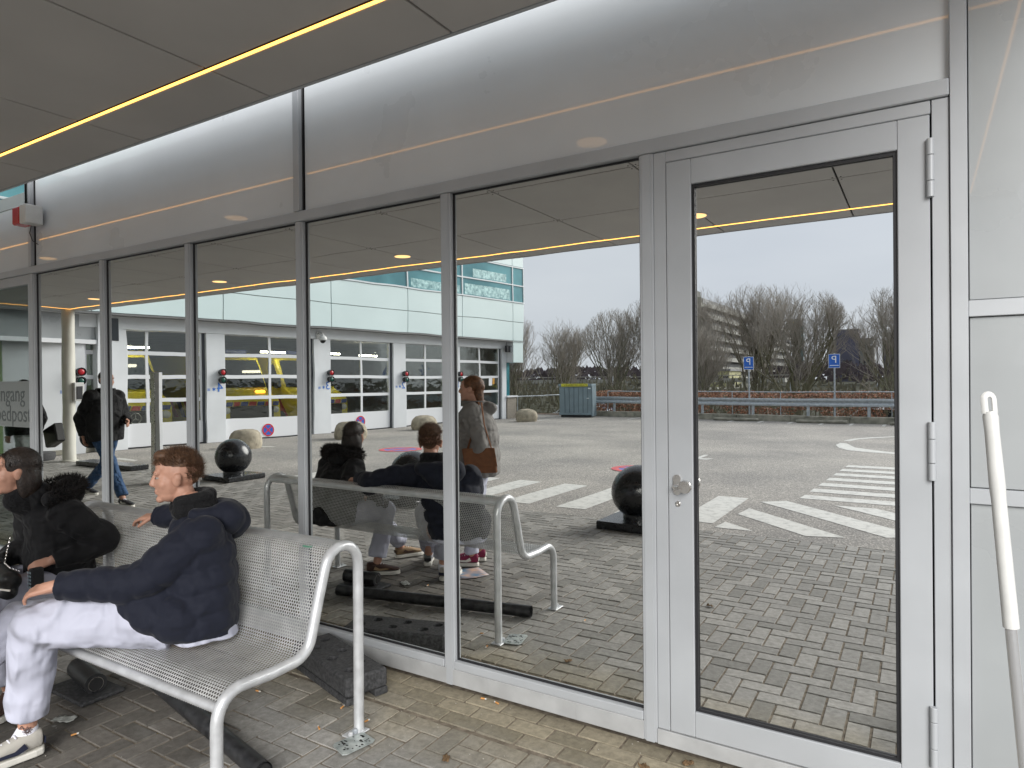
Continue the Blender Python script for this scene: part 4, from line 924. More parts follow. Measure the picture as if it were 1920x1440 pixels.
# ---------------------------------------------------------------- bare trees
def tree_mesh(seed,h,spread,dens=1.0):
    r=random.Random(seed); wood=MB(); tw=MB()
    def tube3(mb,a,b,ra,rb,n):
        d=(b-a); 
        if d.length<1e-5: return
        d.normalize(); u=d.cross(Vector((.3,.5,.8))).normalized(); w=d.cross(u)
        V=[a+(u*math.cos(6.283*k/n)+w*math.sin(6.283*k/n))*ra for k in range(n)]+[b+(u*math.cos(6.283*k/n)+w*math.sin(6.283*k/n))*rb for k in range(n)]
        mb.add(V,[(k,(k+1)%n,(k+1)%n+n,k+n) for k in range(n)])
    def grow(p,d,L_,rad,lv):
        segs=3 if lv<3 else 2; pts=[p]
        for s in range(segs):
            wob=.07+.04*lv; d=(d+Vector((r.gauss(0,wob),r.gauss(0,wob),r.gauss(.09,wob*.5)))).normalized()
            q=pts[-1]+d*L_/segs
            e_=Vector((q.x/(h*.36),q.y/(h*.36),(q.z-h*.55)/(h*.45)))
            if q.z>h*.3 and e_.length>1.0+.06*r.random(): return
            ra=rad*(1-.35*s/segs); rb=rad*(1-.35*(s+1)/segs)
            tube3(wood if lv<4 else tw,pts[-1],q,ra,rb,7 if lv<2 else (4 if lv<4 else 3)); pts.append(q)
            if lv>=1 and lv<6:
                for _ in range(1 if lv<3 else (2 if r.random()<.6*dens else 1)):
                    sd_=Vector((r.gauss(0,1),r.gauss(0,1),r.uniform(-.1,.8))); nd=(d*1.0+sd_.normalized()*.6+Vector((0,0,.5))).normalized()
                    if lv<5 or r.random()<.75: grow(pts[-1],nd,L_*r.uniform(.5,.72),max(rad*.48,.0048),lv+2 if r.random()<.55 else lv+1)
        if lv<6:
            for _ in range(2):
                nd=(d+Vector((r.gauss(0,.33),r.gauss(0,.33),.12))).normalized(); grow(pts[-1],nd,L_*r.uniform(.62,.8),max(rad*.56,.0048),lv+1)
    th=h*.11; tube3(wood,Vector((0,0,-.1)),Vector((0,0,th)),h*.022,h*.019,9)
    ns=8
    for k in range(ns):
        a=2*math.pi*k/ns+r.uniform(-.3,.3); sp=spread*r.uniform(.25,1)
        grow(Vector((0,0,th*.9)),Vector((math.cos(a)*sp,math.sin(a)*sp,1)).normalized(),h*r.uniform(.28,.36),h*.0095,1)
    return wood,tw
tv=[]
for sd_,sp in ((1,.55),(2,.66),(3,.48)):
    w_,t_=tree_mesh(sd_,8.6,sp); zm=max(v[2] for v in w_.v+t_.v); print('tree',len(w_.f),len(t_.f),zm)
    k=8.6/zm
    for q in (w_,t_): q.v=[(v[0]*k,v[1]*k,v[2]*k) for v in q.v]
    T=thing('bare_tree','tmp','tree'); a=build('trunk',w_,[M['bark'],M['bark2'],M['bark']][len(tv)],T,world=False,fixn=False); b=build('crown',t_,M['twig'],T,world=False,fixn=False); tv.append(T)
used=[False]*3
def place_tree(v,x,y,s,rz,label):
    T=tv[v] if not used[v] else None
    if T is None: T=copy_tree(tv[v])
    used[v]=True; T.location=(x,y,-1.3); T.scale=(s*1.02,s*1.02,s*1.08); T.rotation_euler=(0,0,rz); T['label']=label; T['group']='bare winter trees behind the hedge'
# px column -> x at depth y
for v,x,y,s,rz,lab in (
 (0,-23.8,-36,.80,.3,'bare tree partly hidden by the garage corner, leftmost of the row'),
 (1,-20.1,-36,.76,1.1,'bare vase-shaped tree standing behind the steel container'),
 (2,-16.3,-36,.80,2.0,'slender bare tree between the container and the door mullion'),
 (0,-13.7,-37,.90,4.0,'dense bare tree just left of the door mullion'),
 (1,-11.3,-36,.90,.2,'wide bare tree at the left edge of the door glass'),
 (2,-9.7,-31,.62,3.0,'young pale bare tree left of the left parking sign'),
 (0,-8.5,-39,.94,5.0,'tall bare tree behind the left parking sign, before the flats'),
 (1,-5.7,-36,.87,2.4,'mossy-stemmed bare tree between the two parking signs'),
 (2,-1.2,-36,.82,.9,'bare tree right of the right parking sign'),
 (0,2.6,-37,.84,1.9,'bare tree at the far right of the row'),
 ): place_tree(v,x,y,s,rz,lab)
# young pale tree in front
# ---------------------------------------------------------------- far buildings
def conc(n_,c): return mat(n_,c,.8,0,noise_=(.15,.12))
FL=thing('gallery_flats','very long apartment slab with pale gallery balustrades receding behind the trees','apartment block',(-47,-235,0))
H8=22.5
mb=MB(); mb.box((-59,-305,-1.3),(-48.6,-170,H8)); build('wall',mb,conc('olive_grey_concrete',(.32,.32,.27)),FL)
M['dkwin']=mat('dark_gallery_void',(.045,.05,.05),.4); M['balu']=mat('pale_balustrade',(.30,.295,.26),.7,0,noise_=(.3,.15))
for k in range(8):
    z=1.2+k*2.7
    mb=MB(); mb.box((-48.6,-303,z+1.2),(-48.5,-171,z+2.55)); build('gallery_void',mb,M['dkwin'],FL)
    mb=MB(); mb.box((-48.5,-304,z),(-47,-170.4,z+.25)); mb.box((-47.1,-304,z+.25),(-47,-170.4,z+1.15)); build('balustrade',mb,M['balu'],FL)
mb=MB(); mb.box((-59.05,-170,0),(-48.55,-169.7,H8+.3)); build('end_wall',mb,conc('cream_end_wall',(.33,.32,.25)),FL)
mb=MB(); mb.box((-56,-178,H8),(-51,-172,H8+2.6)); build('roof_housing',mb,conc('roof_housing_grey',(.12,.12,.10)),FL)
T=thing('stair_tower','grey-green stair tower with glazed landings at the end of the long flats','tower',(-46,-300,0)); mb=MB(); mb.box((-50,-312,0),(-44.6,-304.5,27)); build('wall',mb,conc('tower_concrete',(.20,.20,.16)),T)
mb=MB(); mb.box((-44.59,-311,2),(-43.4,-306,24)); build('landing_glazing',mb,M['teal_glass'],T)
def tower(label,x0,x1,y,h,c,strip=None,name='tower_block'):
    T=thing(name,label,'tower block',((x0+x1)/2,y,0)); mb=MB(); mb.box((x0,y-12,0),(x1,y,h)); build('wall',mb,conc('towerwall_%d'%int(x0*10),c),T)
    mb=MB(); 
    nz_=int(h/3)
    for k in range(nz_): 
        for j in range(2): xx=x0+(x1-x0)*(.35+.3*j); mb.box((xx-.5,y+.01,1.5+k*3),(xx+.5,y+.06,2.7+k*3))
    if not strip: mb.v=mb.v[:8*nz_]; mb.f=mb.f[:6*nz_]; mb.m=mb.m[:6*nz_]
    build('window',mb,M['dkwin'],T); mb=MB(); mb.cbox((x0-.15,y-12.1,h),(x1+.15,y+.1,h+.4)); build('parapet',mb,M['drip'],T)
tower('cream narrow block left of the dark purple tower',-33.2,-29.95,-297,16.8,(.36,.35,.29))
tower('dark purple-grey tower between the two right trees',-29.8,-21.6,-296,20.6,(.12,.12,.165))
tower('pale block with windows right of the dark purple tower',-21.4,-16.5,-300,17,(.30,.31,.29),True)
tower('second dark tower at the right edge of the door glass',-12.8,-10.3,-296,15.5,(.12,.12,.165))
tower('cream block with round windows at the far right',-10.1,-5,-298,15.5,(.38,.37,.30),True)
tower('low grey distant building behind the branches',-44,-34.5,-420,8,(.2,.21,.23))
# parked far things: lamp posts
for k,(x,y,h,nm) in enumerate(((-27.5,-62,3.5,'seen left of the steel container'),(-19,-56,3.4,'between the container and the left trees'),(-8.6,-52,4.2,'between the parking signs, in front of the flats'),(-4.6,-88,5.2,'just right of the right parking sign'),(-2.2,-110,6.0,'double-armed, in front of the dark tower'))):
    T=thing('street_lamp','slim grey street lamp '+nm,'street lamp',(x,y,0),group='street lamps beyond the hedge')
    mb=MB(); mb.tube([(x,y,0),(x,y,h),(x-.1,y,h+.25),(x-.5,y,h+.33)],[.06,.045,.04,.035],8); 
    if k==4: mb.tube([(x,y,h),(x+.1,y,h+.25),(x+.9,y,h+.4)],.04,8)
    build('pole',mb,M['galv'],T,smooth=50); mb=MB(); mb.cbox((x-.95,y-.1,h+.28),(x-.45,y+.1,h+.38),.03); build('lamp_head',mb,M['sign_white'],T)
T=thing('distant_yellow_building','small pale yellow building far behind the container','building',(-46,-130,0)); mb=MB(); mb.box((-45,-140,0),(-32,-130,3.2)); build('wall',mb,mat('pale_yellow_render',(.45,.43,.22),.8),T); mb=MB(); mb.box((-45.3,-140.3,3.2),(-31.7,-129.7,3.6)); build('roof',mb,M['drip'],T)
mb=MB(); [mb.box((-44+k*1.8,-129.99,1),(-43+k*1.8,-129.9,2.2)) for k in range(7)]; build('window',mb,M['dkwin'],T)
T=thing('distant_viaduct','long pale concrete viaduct deck low on the horizon','viaduct',(-60,-120,0)); mb=MB(); mb.box((-140,-122,1.0),(-20,-119,1.75)); mb.box((-140,-122.2,2.2),(-20,-122,2.35)); 
for k in range(20): mb.box((-138+k*6,-121.5,-.05),(-137+k*6,-119.5,1.0))
build('deck',mb,M['balu'],T)
# far wood
r_=random.Random(9); mb=MB()
for k in range(9000):
    a=r_.uniform(-1.25,.35); D_f=r_.uniform(240,330); x=D_f*math.sin(a); y=-D_f*math.cos(a)
    top=6.5+3.0*noise.noise(Vector((a*14,0,0)))+1.6*noise.noise(Vector((a*45,1,0))); z=top*(r_.random()**.6); s=r_.uniform(.5,1.3)
    mb.add([(x-s,y,z-s*.6),(x+s*.9,y+r_.uniform(-1,1),z-s*.4),(x+r_.uniform(-.4,.4),y,z+s)],[(0,1,2)])
o=build('far_wood',mb,mat('winter_wood',(.105,.085,.09),.9,0,noise_=(.08,.25)),fixn=False); tag(o,'low purple-brown winter woodland on the horizon','woodland',kind='stuff')
# scrub under the trees
mb=MB()
for k in range(7000):
    x=r_.uniform(-30,6); y=-29-abs(r_.gauss(0,3.5)); z=-1.3+abs(r_.gauss(0,1.0)); s=r_.uniform(.1,.35)
    mb.tube([(x,y,z),(x+r_.gauss(0,s*1.2),y,z+r_.uniform(.1,.5))],.007,3,cap=False)
o=build('scrub',mb,M['bark2'],fixn=False); tag(o,'low tangled bare scrub beneath the trees','scrub',kind='stuff')
mb=MB()
for k in range(5500):
    a=r_.uniform(-1.2,.4); D_f=r_.uniform(50,85); x=D_f*math.sin(a); y=-D_f*math.cos(a); top=1.6+1.3*noise.noise(Vector((x*.12,y*.05,3))); z=-1.3+(top+1.3)*r_.random()**1.3; s=r_.uniform(.1,.5)
    mb.add([(x-.12,y,z-s),(x+.12,y,z-s),(x+r_.uniform(-.3,.3),y,z+s)],[(0,1,2)])
o=build('thicket',mb,mat('thicket_brown',(.15,.14,.10),.9,0,noise_=(.3,.4,(.22,.20,.13))),fixn=False); tag(o,'brown-green thicket of bare shrubs between the trees and the flats','thicket',kind='stuff')
# parked cars glimpsed through the hedge
def car(x,y,rz,c,label):
    T=thing('parked_car',label,'car',(x,y,-1.3),rz,group='cars glimpsed beyond the hedge')
    pr=[(-2.1,.35),(-2.1,.85),(-1.6,.95),(-1.0,1.42),(.5,1.45),(1.1,.98),(2.0,.82),(2.15,.35)]
    mb=MB(); mb.prism([(a,-.85,z) for a,z in pr],(0,1.7,0)); build('body',mb,mat('car_paint_%d'%int(abs(x)*10),c,.25,0,coat=1),T,world=False,bevel=.05)
    mb=MB(); 
    for s in (-1,1): mb.prism([(-1.45,s*.853,.97),(-.95,s*.853,1.36),(.45,s*.853,1.38),(.95,s*.853,1.0)],(0,s*.004,0))
    mb.prism([(.52,-.7,1.40),(.52,.7,1.40),(1.08,.75,1.0),(1.08,-.75,1.0)],(.01,0,.012)); build('window',mb,M['vglass'],T,world=False)
    for a in (-1.35,1.35):
        for s in (-1,1): mb=MB(); mb.tube([(a,s*.70,.32),(a,s*.87,.32)],.32,18); build('wheel',mb,M['black_rubber'],T,world=False,smooth=40)
car(-17.5,-34,.2,(.7,.7,.7),'white car seen through the gap left of the hedge'); car(-20.5,-41,.3,(.08,.12,.3),'dark blue car far behind the railing'); car(-15.5,-44,.1,(.45,.46,.48),'silver car beyond the hedge near the container')
car(-1.5,-34,.1,(.72,.72,.72),'white car behind the hedge below the right parking sign')
# ---------------------------------------------------------------- people
M['skin']=mat('skin',(.50,.27,.19),.5,0,noise_=(12,.08),spec=.4); M['skin_d']=mat('shaded_skin',(.46,.25,.18),.5)
M['lips']=mat('lips',(.42,.16,.13),.45); M['eyew']=mat('eye_white',(.36,.33,.30),.4); M['iris']=mat('iris',(.05,.04,.03),.15)
M['hair_b']=mat('brown_hair',(.11,.055,.028),.55,0,noise_=(60,.4),bump=(160,.002)); M['hair_d']=mat('dark_hair',(.022,.014,.010),.5,0,noise_=(60,.4),bump=(120,.003)); M['hair_a']=mat('auburn_hair',(.13,.055,.022),.5,0,noise_=(50,.4),bump=(120,.003))
def cloth(name,c,sc1=7,d1=.02,rough=.8,fine=.0006,dirx=(1,1,1)):
    m=bpy.data.materials.new(name); m.use_nodes=True; n=m.node_tree.nodes; l=m.node_tree.links.new
    b=n['Principled BSDF']; b.inputs['Base Color'].default_value=(*c,1); b.inputs['Roughness'].default_value=rough; b.inputs['Sheen Weight'].default_value=.06; b.inputs['Specular IOR Level'].default_value=.3
    t=n.new("ShaderNodeTexCoord"); mp=n.new("ShaderNodeMapping"); mp.inputs['Scale'].default_value=dirx; l(t.outputs['Object'],mp.inputs[0])
    z=n.new("ShaderNodeTexNoise"); z.inputs['Scale'].default_value=sc1; z.inputs['Detail'].default_value=2; z.inputs['Distortion'].default_value=.15; l(mp.outputs[0],z.inputs[0])
    rd=n.new('ShaderNodeMapRange'); rd.interpolation_type='SMOOTHERSTEP'; rd.inputs[1].default_value=.3; rd.inputs[2].default_value=.7; l(z.outputs[0],rd.inputs[0])
    z2=n.new("ShaderNodeTexNoise"); z2.inputs['Scale'].default_value=260; l(t.outputs['Object'],z2.inputs[0])
    b1=n.new("ShaderNodeBump"); b1.inputs['Distance'].default_value=d1; l(rd.outputs[0],b1.inputs['Height'])
    b2=n.new("ShaderNodeBump"); b2.inputs['Distance'].default_value=fine; l(z2.outputs[0],b2.inputs['Height']); l(b1.outputs[0],b2.inputs['Normal']); l(b2.outputs[0],b.inputs['Normal'])
    return m
M['navy']=cloth('navy_puffer_fabric',(.007,.009,.019),7,.014); M['black_j']=cloth('black_jacket_fabric',(.008,.008,.009),8,.02)
M['grey_j']=cloth('grey_puffer_fabric',(.20,.19,.18),7,.02); M['white_t']=cloth('white_cotton_trousers',(.47,.48,.57),6,.03,.85,dirx=(1,1,.8))
M['jeans']=cloth('blue_denim',(.03,.07,.15),10,.02); M['fleece']=cloth('black_fleece',(.008,.008,.009),30,.006,.95); M['fur']=mat('black_fur_trim',(.012,.009,.008),.8)
M['suede']=mat('brown_suede',(.17,.07,.03),.85,0,noise_=(20,.2)); M['bagblack']=mat('black_leather',(.012,.012,.012),.4,0,bump=(40,.002))
M['chain']=mat('dull_chain',(.5,.48,.46),.3,1.0); M['sock']=mat('white_sock',(.72,.72,.78),.85,bump=(200,.001)); M['sole']=mat('off_white_sole',(.66,.64,.58),.6)
def frame(fwd,up=(0,0,1)):
    f=Vector(fwd).normalized(); u=Vector(up).normalized(); r=f.cross(u).normalized(); u=r.cross(f)
    return Matrix((r,f,u)).transposed()     # columns: right, forward, up
class Body:
    def __init__(s): s.p=MB()
def head_prims(mb,c,fwd,up=(0,0,1),k=1.0):
    """face looks along +Y of the frame"""
    Mx=Matrix.Translation(c)@frame(fwd,up).to_4x4()@Matrix.Scale(k,4); st=len(mb.v)
    mb.ell((0,-.018,.032),(.074,.096,.092)); mb.ell((0,.028,-.02),(.060,.066,.085)); mb.ell((0,.028,-.074),(.046,.054,.042)); mb.ell((0,.070,-.098),(.022,.02,.018))
    mb.cap((0,.086,.020),.009,(0,.103,-.022),.0125); mb.ell((0,.095,-.028),(.018,.014,.011))
    mb.cap((-.034,.078,.030),.014,(.034,.078,.030),.014); mb.ell((0,.05,.055),(.055,.035,.04))
    for s in (-1,1):
        mb.ell((s*.034,.052,-.024),(.026,.026,.028)); mb.ell((s*.074,-.004,-.008),(.011,.020,.032)); mb.ell((s*.080,-.010,.006),(.009,.016,.018))
    mb.cap((-.018,.084,-.056),.0080,(.018,.084,-.056),.0080); mb.cap((-.015,.081,-.067),.0085,(.015,.081,-.067),.0085)
    mb.cap((0,-.024,-.07),.052,(0,-.05,-.19),.056)
    mb.xf(Mx,st); return Mx
def head_details(mb,Mx,mi_white=1,mi_iris=2,mi_lip=3,mi_brow=4):
    for s in (-1,1):
        st=len(mb.v); mb.mi=mi_white; mb.ell((s*.030,.0735,.006),(.0115,.0125,.0058),None,10,8); mb.mi=mi_iris; mb.ell((s*.030,.0850,.006),(.0052,.003,.0050),None,8,6)
        mb.mi=mi_brow; mb.cap((s*.018,.094,.030),.0035,(s*.044,.084,.032),.0025,8); mb.xf(Mx,st)
    st=len(mb.v); mb.mi=mi_lip; mb.cap((-.015,.0895,-.0575),.0038,(.015,.0895,-.0575),.0038,8); mb.cap((-.012,.0868,-.066),.0045,(.012,.0868,-.066),.0045,8); mb.xf(Mx,st); mb.mi=0
def hand_prims(mb,wrist,dirv,palmn,curl=.5,k=1.0,side=1):
    """hand from wrist along dirv; palmn = palm normal; fingers bend towards palmn"""
    d=Vector(dirv).normalized(); n=Vector(palmn); n=(n-d*n.dot(d)).normalized(); x=d.cross(n)*side; w=Vector(wrist)
    for t in (-.028,-.010,.010,.028): mb.cap(w+x*t*.6*k,.014*k,w+d*.085*k+x*t*k,.0125*k,10)
    Ls=(.066,.078,.073,.056)
    for i,t in enumerate((.031,.0105,-.0105,-.031)):
        p=w+d*.085*k+x*t*k; a=0
        for j,(f,rr_) in enumerate(((.45,.0088),(.31,.0080),(.24,.0070))):
            a+=curl*(.55 if j==0 else .75)*(1+.12*i); q=p+(d*math.cos(a)+n*math.sin(a))*Ls[i]*f*k; mb.cap(p,rr_*1.03*k,q,rr_*.95*k,9); p=q
    p=w+d*.022*k+x*.026*k; q=p+(d*.6+x*.75+n*.35).normalized()*.042*k; mb.cap(p,.0135*k,q,.0105*k,9); q2=q+(d*.85+x*.2+n*.45).normalized()*.034*k; mb.cap(q,.0102*k,q2,.0088*k,9)
def puff(mb,pts,rad,step=.075,amp=.012,n=18,flat=1.0):
    """quilted sleeve: sampled polyline with radius pulled in every `step`"""
    P_=[Vector(p) for p in pts]; seg=[(P_[i+1]-P_[i]).length for i in range(len(P_)-1)]; tot=sum(seg); out=[];rr=[]; N=max(8,int(tot/.012))
    # smooth path with catmull-rom
    def cr(t):
        s=t*tot; i=0
        while i<len(seg)-1 and s>seg[i]: s-=seg[i]; i+=1
        u=s/seg[i]; p0=P_[max(i-1,0)];p1=P_[i];p2=P_[i+1];p3=P_[min(i+2,len(P_)-1)]
        q=.5*((2*p1)+(p2-p0)*u+(2*p0-5*p1+4*p2-p3)*u*u+(-p0+3*p1-3*p2+p3)*u**3)
        r=rad[i]+(rad[i+1]-rad[i])*u; return q,r,t*tot
    for k in range(N+1):
        q,r,s=cr(k/N); ph=(s%step)/step; r=r-amp*(1-abs(math.sin(math.pi*ph)))**2.0
        out.append(q); rr.append(r)
    mb.tube(out,rr,n,True,flat)
def loft(mb,rings,n=28,amp=0,step=.08,seed=0):
    """rings: (centre, right vec*halfwidth, fwd vec*halfdepth); superellipse sections, optional quilting"""
    R_=[]; 
    for i in range(len(rings)-1):
        a,b=rings[i],rings[i+1]; m=max(2,int((Vector(b[0])-Vector(a[0])).length/.012))
        for k in range(m+(i==len(rings)-2)):
            t=k/m; tt=t*t*(3-2*t)*.5+t*.5; R_.append([Vector(a[j]).lerp(Vector(b[j]),tt) for j in range(3)])
    V=[];F=[];s=0
    for i,(c,x,y) in enumerate(R_):
        if i: s+=(c-R_[i-1][0]).length
        for k in range(n):
            t=2*math.pi*k/n; ph=((s+.012*math.sin(3*t+seed))%step)/step; q=1-(amp*(1-abs(math.sin(math.pi*ph)))**2)/max(x.length,.05)
            ct,st=math.cos(t),math.sin(t); e=.82
            V.append(c+(x*math.copysign(abs(ct)**e,ct)+y*math.copysign(abs(st)**e,st))*q)
    for i in range(len(R_)-1):
        for k in range(n):
            a=i*n+k;b=i*n+(k+1)%n; F.append((a,b,b+n,a+n))
    F.append(tuple(range(n-1,-1,-1))); F.append(tuple((len(R_)-1)*n+k for k in range(n)))
    mb.add(V,F)
def disp(mb,amp,scale,seed=0):
    mb.v=[tuple(Vector(v)+Vector((noise.noise(Vector(v)*scale+Vector((seed,0,0))),noise.noise(Vector(v)*scale+Vector((0,seed+5,0))),noise.noise(Vector(v)*scale+Vector((0,0,seed+9)))))*amp) for v in mb.v]; return mb
def part(name,prims,voxel,it,m,T,wr=None):
    r=remesh(prims,voxel,it)
    if wr: disp(r,wr[0],wr[1],wr[2] if len(wr)>2 else 0)
    return build(name,r,m,T,smooth=True,fixn=False)
def hairspikes(mb,Mx,n,region,ln,seed,w=.0016,lay=(0,0,0)):
    r=random.Random(seed)
    for _ in range(n):
        for _t in range(40):
            v=Vector((r.gauss(0,1),r.gauss(0,1),r.gauss(0,1))).normalized()
            if region(v): break
        p=Vector((v.x*.078,v.y*.100-.018,v.z*.096+.034)); d=(v*.5+Vector(lay)+Vector((r.gauss(0,.25),r.gauss(0,.25),r.gauss(0,.25)))).normalized(); L_=ln*r.uniform(.6,1.1)
        e=d.cross(Vector((r.random(),r.random(),r.random()))).normalized()*w; q=p+d*L_
        mb.add([Mx@(p-e),Mx@(p+e),Mx@(q)],[(0,1,2)])
def shoe(T,heel,dirv,colr,sole,accent,label=None,pitch=0,L_=.29,stripe=True,upn=(0,0,1),thick=.03):
    """sneaker: sole outline prism + lofted upper with laces and side stripe"""
    f=Vector(dirv).normalized(); f=Vector((f.x*math.cos(pitch),f.y*math.cos(pitch),-math.sin(pitch))); Fm=frame(f,upn); Mx=Matrix.Translation(heel)@Fm.to_4x4()
    out=[(-.030,0),(-.036,.03),(-.036,.10),(-.040,.16),(-.048,.21),(-.045,.25),(-.03,.283),(-.005,.295),(.02,.285),(.037,.25),(.041,.2),(.034,.14),(.032,.08),(.034,.03),(.028,0),(.0,-.012)]
    k=L_/.30
    mb=MB(); mb.prism([(x*k*1.08,y*k,0) for x,y in out],(0,0,thick)); mb.xf(Mx); so_=build('sole',mb,sole,T,bevel=.006)
    mb=MB(); rings=[]
    for y,hw,zt,zb in ((.0,.030,.10,.02),(.03,.036,.105,.02),(.08,.037,.098,.02),(.12,.038,.09,.02),(.16,.041,.078,.02),(.20,.045,.062,.02),(.24,.043,.052,.02),(.27,.033,.046,.02),(.287,.018,.038,.022)):
        rings.append(((0,y*k,(zt+zb)/2*k+thick-.02),(hw*k,0,0),(0,0,(zt-zb)/2*k)))
    loft(mb,rings,20); mb.xf(Mx); up_=remesh(mb,.006,4); U=build('shoe_upper',up_,colr,T,smooth=True,fixn=False)
    if label: U['label']=label
    if stripe:
        mb=MB()
        for s in (-1,1):
            pts=[(s*.041*k,.06*k,.052),(s*.044*k,.10*k,.040),(s*.046*k,.15*k,.043),(s*.049*k,.20*k,.052),(s*.046*k,.16*k,.058),(s*.043*k,.11*k,.057),(s*.041*k,.075*k,.078)]
            mb.prism(pts,(s*.0015,0,0))
        mb.prism([(-.03*k,-.006,.07),(.03*k,-.006,.07),(.03*k,-.004,.045),(-.03*k,-.004,.045)],(0,-.003,0)); mb.xf(Mx); build('side_flash',mb,accent,T)
    mb=MB()
    for j in range(5):
        y=(.10+.022*j)*k; z=(.108-.0105*j)*k+thick-.028; mb.tube([(-.020,y,z-.006),(0,y+.004,z+.002),(.020,y,z-.006)],.0032,6)
    mb.xf(Mx); build('laces',mb,M['sock'],T,smooth=True)
    return Mx
# ======== seated man (navy jacket, white trousers)
T=thing('person','man in a navy puffer jacket and white trousers seated on the bench holding a cigarette','person',(-2.95,-1.05,0))
def V3(*a): return Vector(a)
hc=V3(-3.055,-.945,1.175); hf=V3(-.53,-.84,-.04)
pel=V3(-2.86,-1.0,.565); chest=V3(-2.87,-.93,.80); neck=V3(-2.97,-.91,1.02)
shL=V3(-2.735,-1.015,.945); elL=V3(-2.90,-1.215,.765); wrL=V3(-3.15,-1.43,.765); haL=V3(-3.235,-1.50,.745)
shR=V3(-3.09,-.83,.95); elR=V3(-3.36,-.66,.905); wrR=V3(-3.57,-.74,.90)
hipL=V3(-2.87,-1.08,.575); knL=V3(-3.27,-1.455,.585); anL=V3(-3.345,-1.46,.13)
hipR=V3(-3.02,-.98,.54); knR=V3(-3.50,-1.42,.55); anR=V3(-3.72,-1.74,.10)
b=MB(); Mx=head_prims(b,hc,hf)
b.cap(neck+V3(0,0,.03),.058,chest,.10); b.cap(chest,.13,pel,.13); b.cap(shL,.055,shR,.055)
b.cap(shL,.05,elL,.042); b.cap(elL,.042,wrL,.028); b.cap(wrL,.028,wrL.lerp(haL,.4),.026); b.cap(shR,.05,elR,.042); b.cap(elR,.042,wrR,.028)
b.cap(pel,.12,hipL,.09); b.cap(hipL,.085,knL,.055); b.cap(knL,.055,anL+V3(0,0,.05),.037); b.cap(anL+V3(0,0,.06),.036,anL+V3(0,0,-.03),.036); b.cap(pel,.12,hipR,.09); b.cap(hipR,.085,knR,.055); b.cap(knR,.055,anR,.037)

hand_prims(b,wrL,(haL-wrL),V3(-.3,.1,-1),.55,1.0,-1); hand_prims(b,wrR,V3(-.9,-.35,-.1),V3(.2,.3,-1),.5,.95,1)
r=remesh(b,.0042,3); head_details(r,Mx); body=build('body',r,[M['skin'],M['eyew'],M['iris'],M['lips'],M['hair_b']],T,smooth=True,fixn=False)
# jacket
b=MB(); right=V3(.80,-.42,0).normalized(); fwd=V3(-.42,-.80,0).normalized()
loft(b,[(pel+V3(.03,.02,-.055),right*.215,fwd*.165),(pel+V3(.02,.02,.05),right*.225,fwd*.175),(V3(-2.87,-.95,.76),right*.225,fwd*.165),(V3(-2.89,-.93,.88),right*.225,fwd*.15),(V3(-2.92,-.92,.965),right*.175,fwd*.12),(V3(-2.955,-.91,1.02),right*.095,fwd*.09)],32,.018,.10)
b.ell(shL+V3(-.03,.02,-.03),(.10,.10,.085)); b.ell(shR+V3(.0,.0,-.02),(.10,.10,.095)); b.ell((-2.93,-1.13,.655),(.17,.16,.105)); b.ell((-2.87,-1.16,.62),(.13,.11,.10)); b.ell((-2.78,-1.12,.60),(.12,.11,.11)); b.cap(shL+V3(-.02,.01,-.01),.095,chest+V3(.02,-.03,0),.15)
puff(b,[shL+V3(-.03,.02,.01),shL.lerp(elL,.5)+V3(.0,.0,.0),elL+V3(.0,-.0,.0),elL.lerp(wrL,.5),wrL+V3(.01,.01,0)],[.097,.096,.090,.076,.060],.085,.011)
puff(b,[shR,shR.lerp(elR,.5)+V3(0,0,.01),elR,elR.lerp(wrR,.6),wrR],[.092,.086,.082,.070,.055],.105,.012)
b.ell((-3.37,-.635,.875),(.09,.05,.065))
part('jacket',b,.006,7,M['navy'],T,(.006,9,1))
# collar + hood
b=MB()
for i in range(10):
    t0,t1=[math.pi*(-.15+1.30*q/10) for q in (i,i+1)]
    f_=lambda t: V3(-2.985,-.925,1.075)+right*(.090*math.cos(t))-fwd*(.092*math.sin(t))+V3(0,0,.012*math.sin(t))
    b.cap(f_(t0),.034,f_(t1),.034); b.cap(f_(t0)+V3(0,0,-.045),.04,f_(t1)+V3(0,0,-.045),.04)
part('collar',b,.006,5,M['fleece'],T)
b=MB()
for i in range(12):
    t0,t1=[math.pi*(-.12+1.24*q/12) for q in (i,i+1)]
    f_=lambda t: V3(-2.93,-.885,1.015)+right*(.145*math.cos(t))-fwd*(.125*math.sin(t))+V3(0,0,-.012*math.sin(t))
    b.cap(f_(t0),.036+.016*math.sin(max(t0,0)),f_(t1),.036+.016*math.sin(max(t1,0)))
b.ell(V3(-2.87,-.80,.965),(.135,.085,.095)); b.ell(V3(-2.79,-.86,.99),(.095,.075,.08)); 
part('hood',b,.0065,6,M['navy'],T,(.012,13,3))
# trousers
b=MB()
loft(b,[(pel+V3(.04,.03,-.075),right*.195,fwd*.155),(pel+V3(.03,.02,.0),right*.19,fwd*.15),(pel+V3(0,0,.05),right*.17,fwd*.13)],28)
def leg(b,h,k,a,r0,r1,r2,side=V3(0,0,0)):
    puff(b,[h,h.lerp(k,.5)+V3(0,0,.012),k],[r0,(r0+r1)*.5,r1],9,0,22); 
    b.ell(k,(r1*1.02,r1*1.02,r1*1.0)); b.cap(k,r1*.98,a,r2,22,False,True)
leg(b,hipL,knL,anL+V3(0,0,.055),.140,.100,.083); leg(b,hipR,knR,anR+V3(0,0,.06),.12,.086,.068)
r=remesh(b,.0065,6); disp(r,.010,8,2); disp(r,.005,18,4); tr=build('trousers',r,M['white_t'],T,smooth=True,fixn=False)
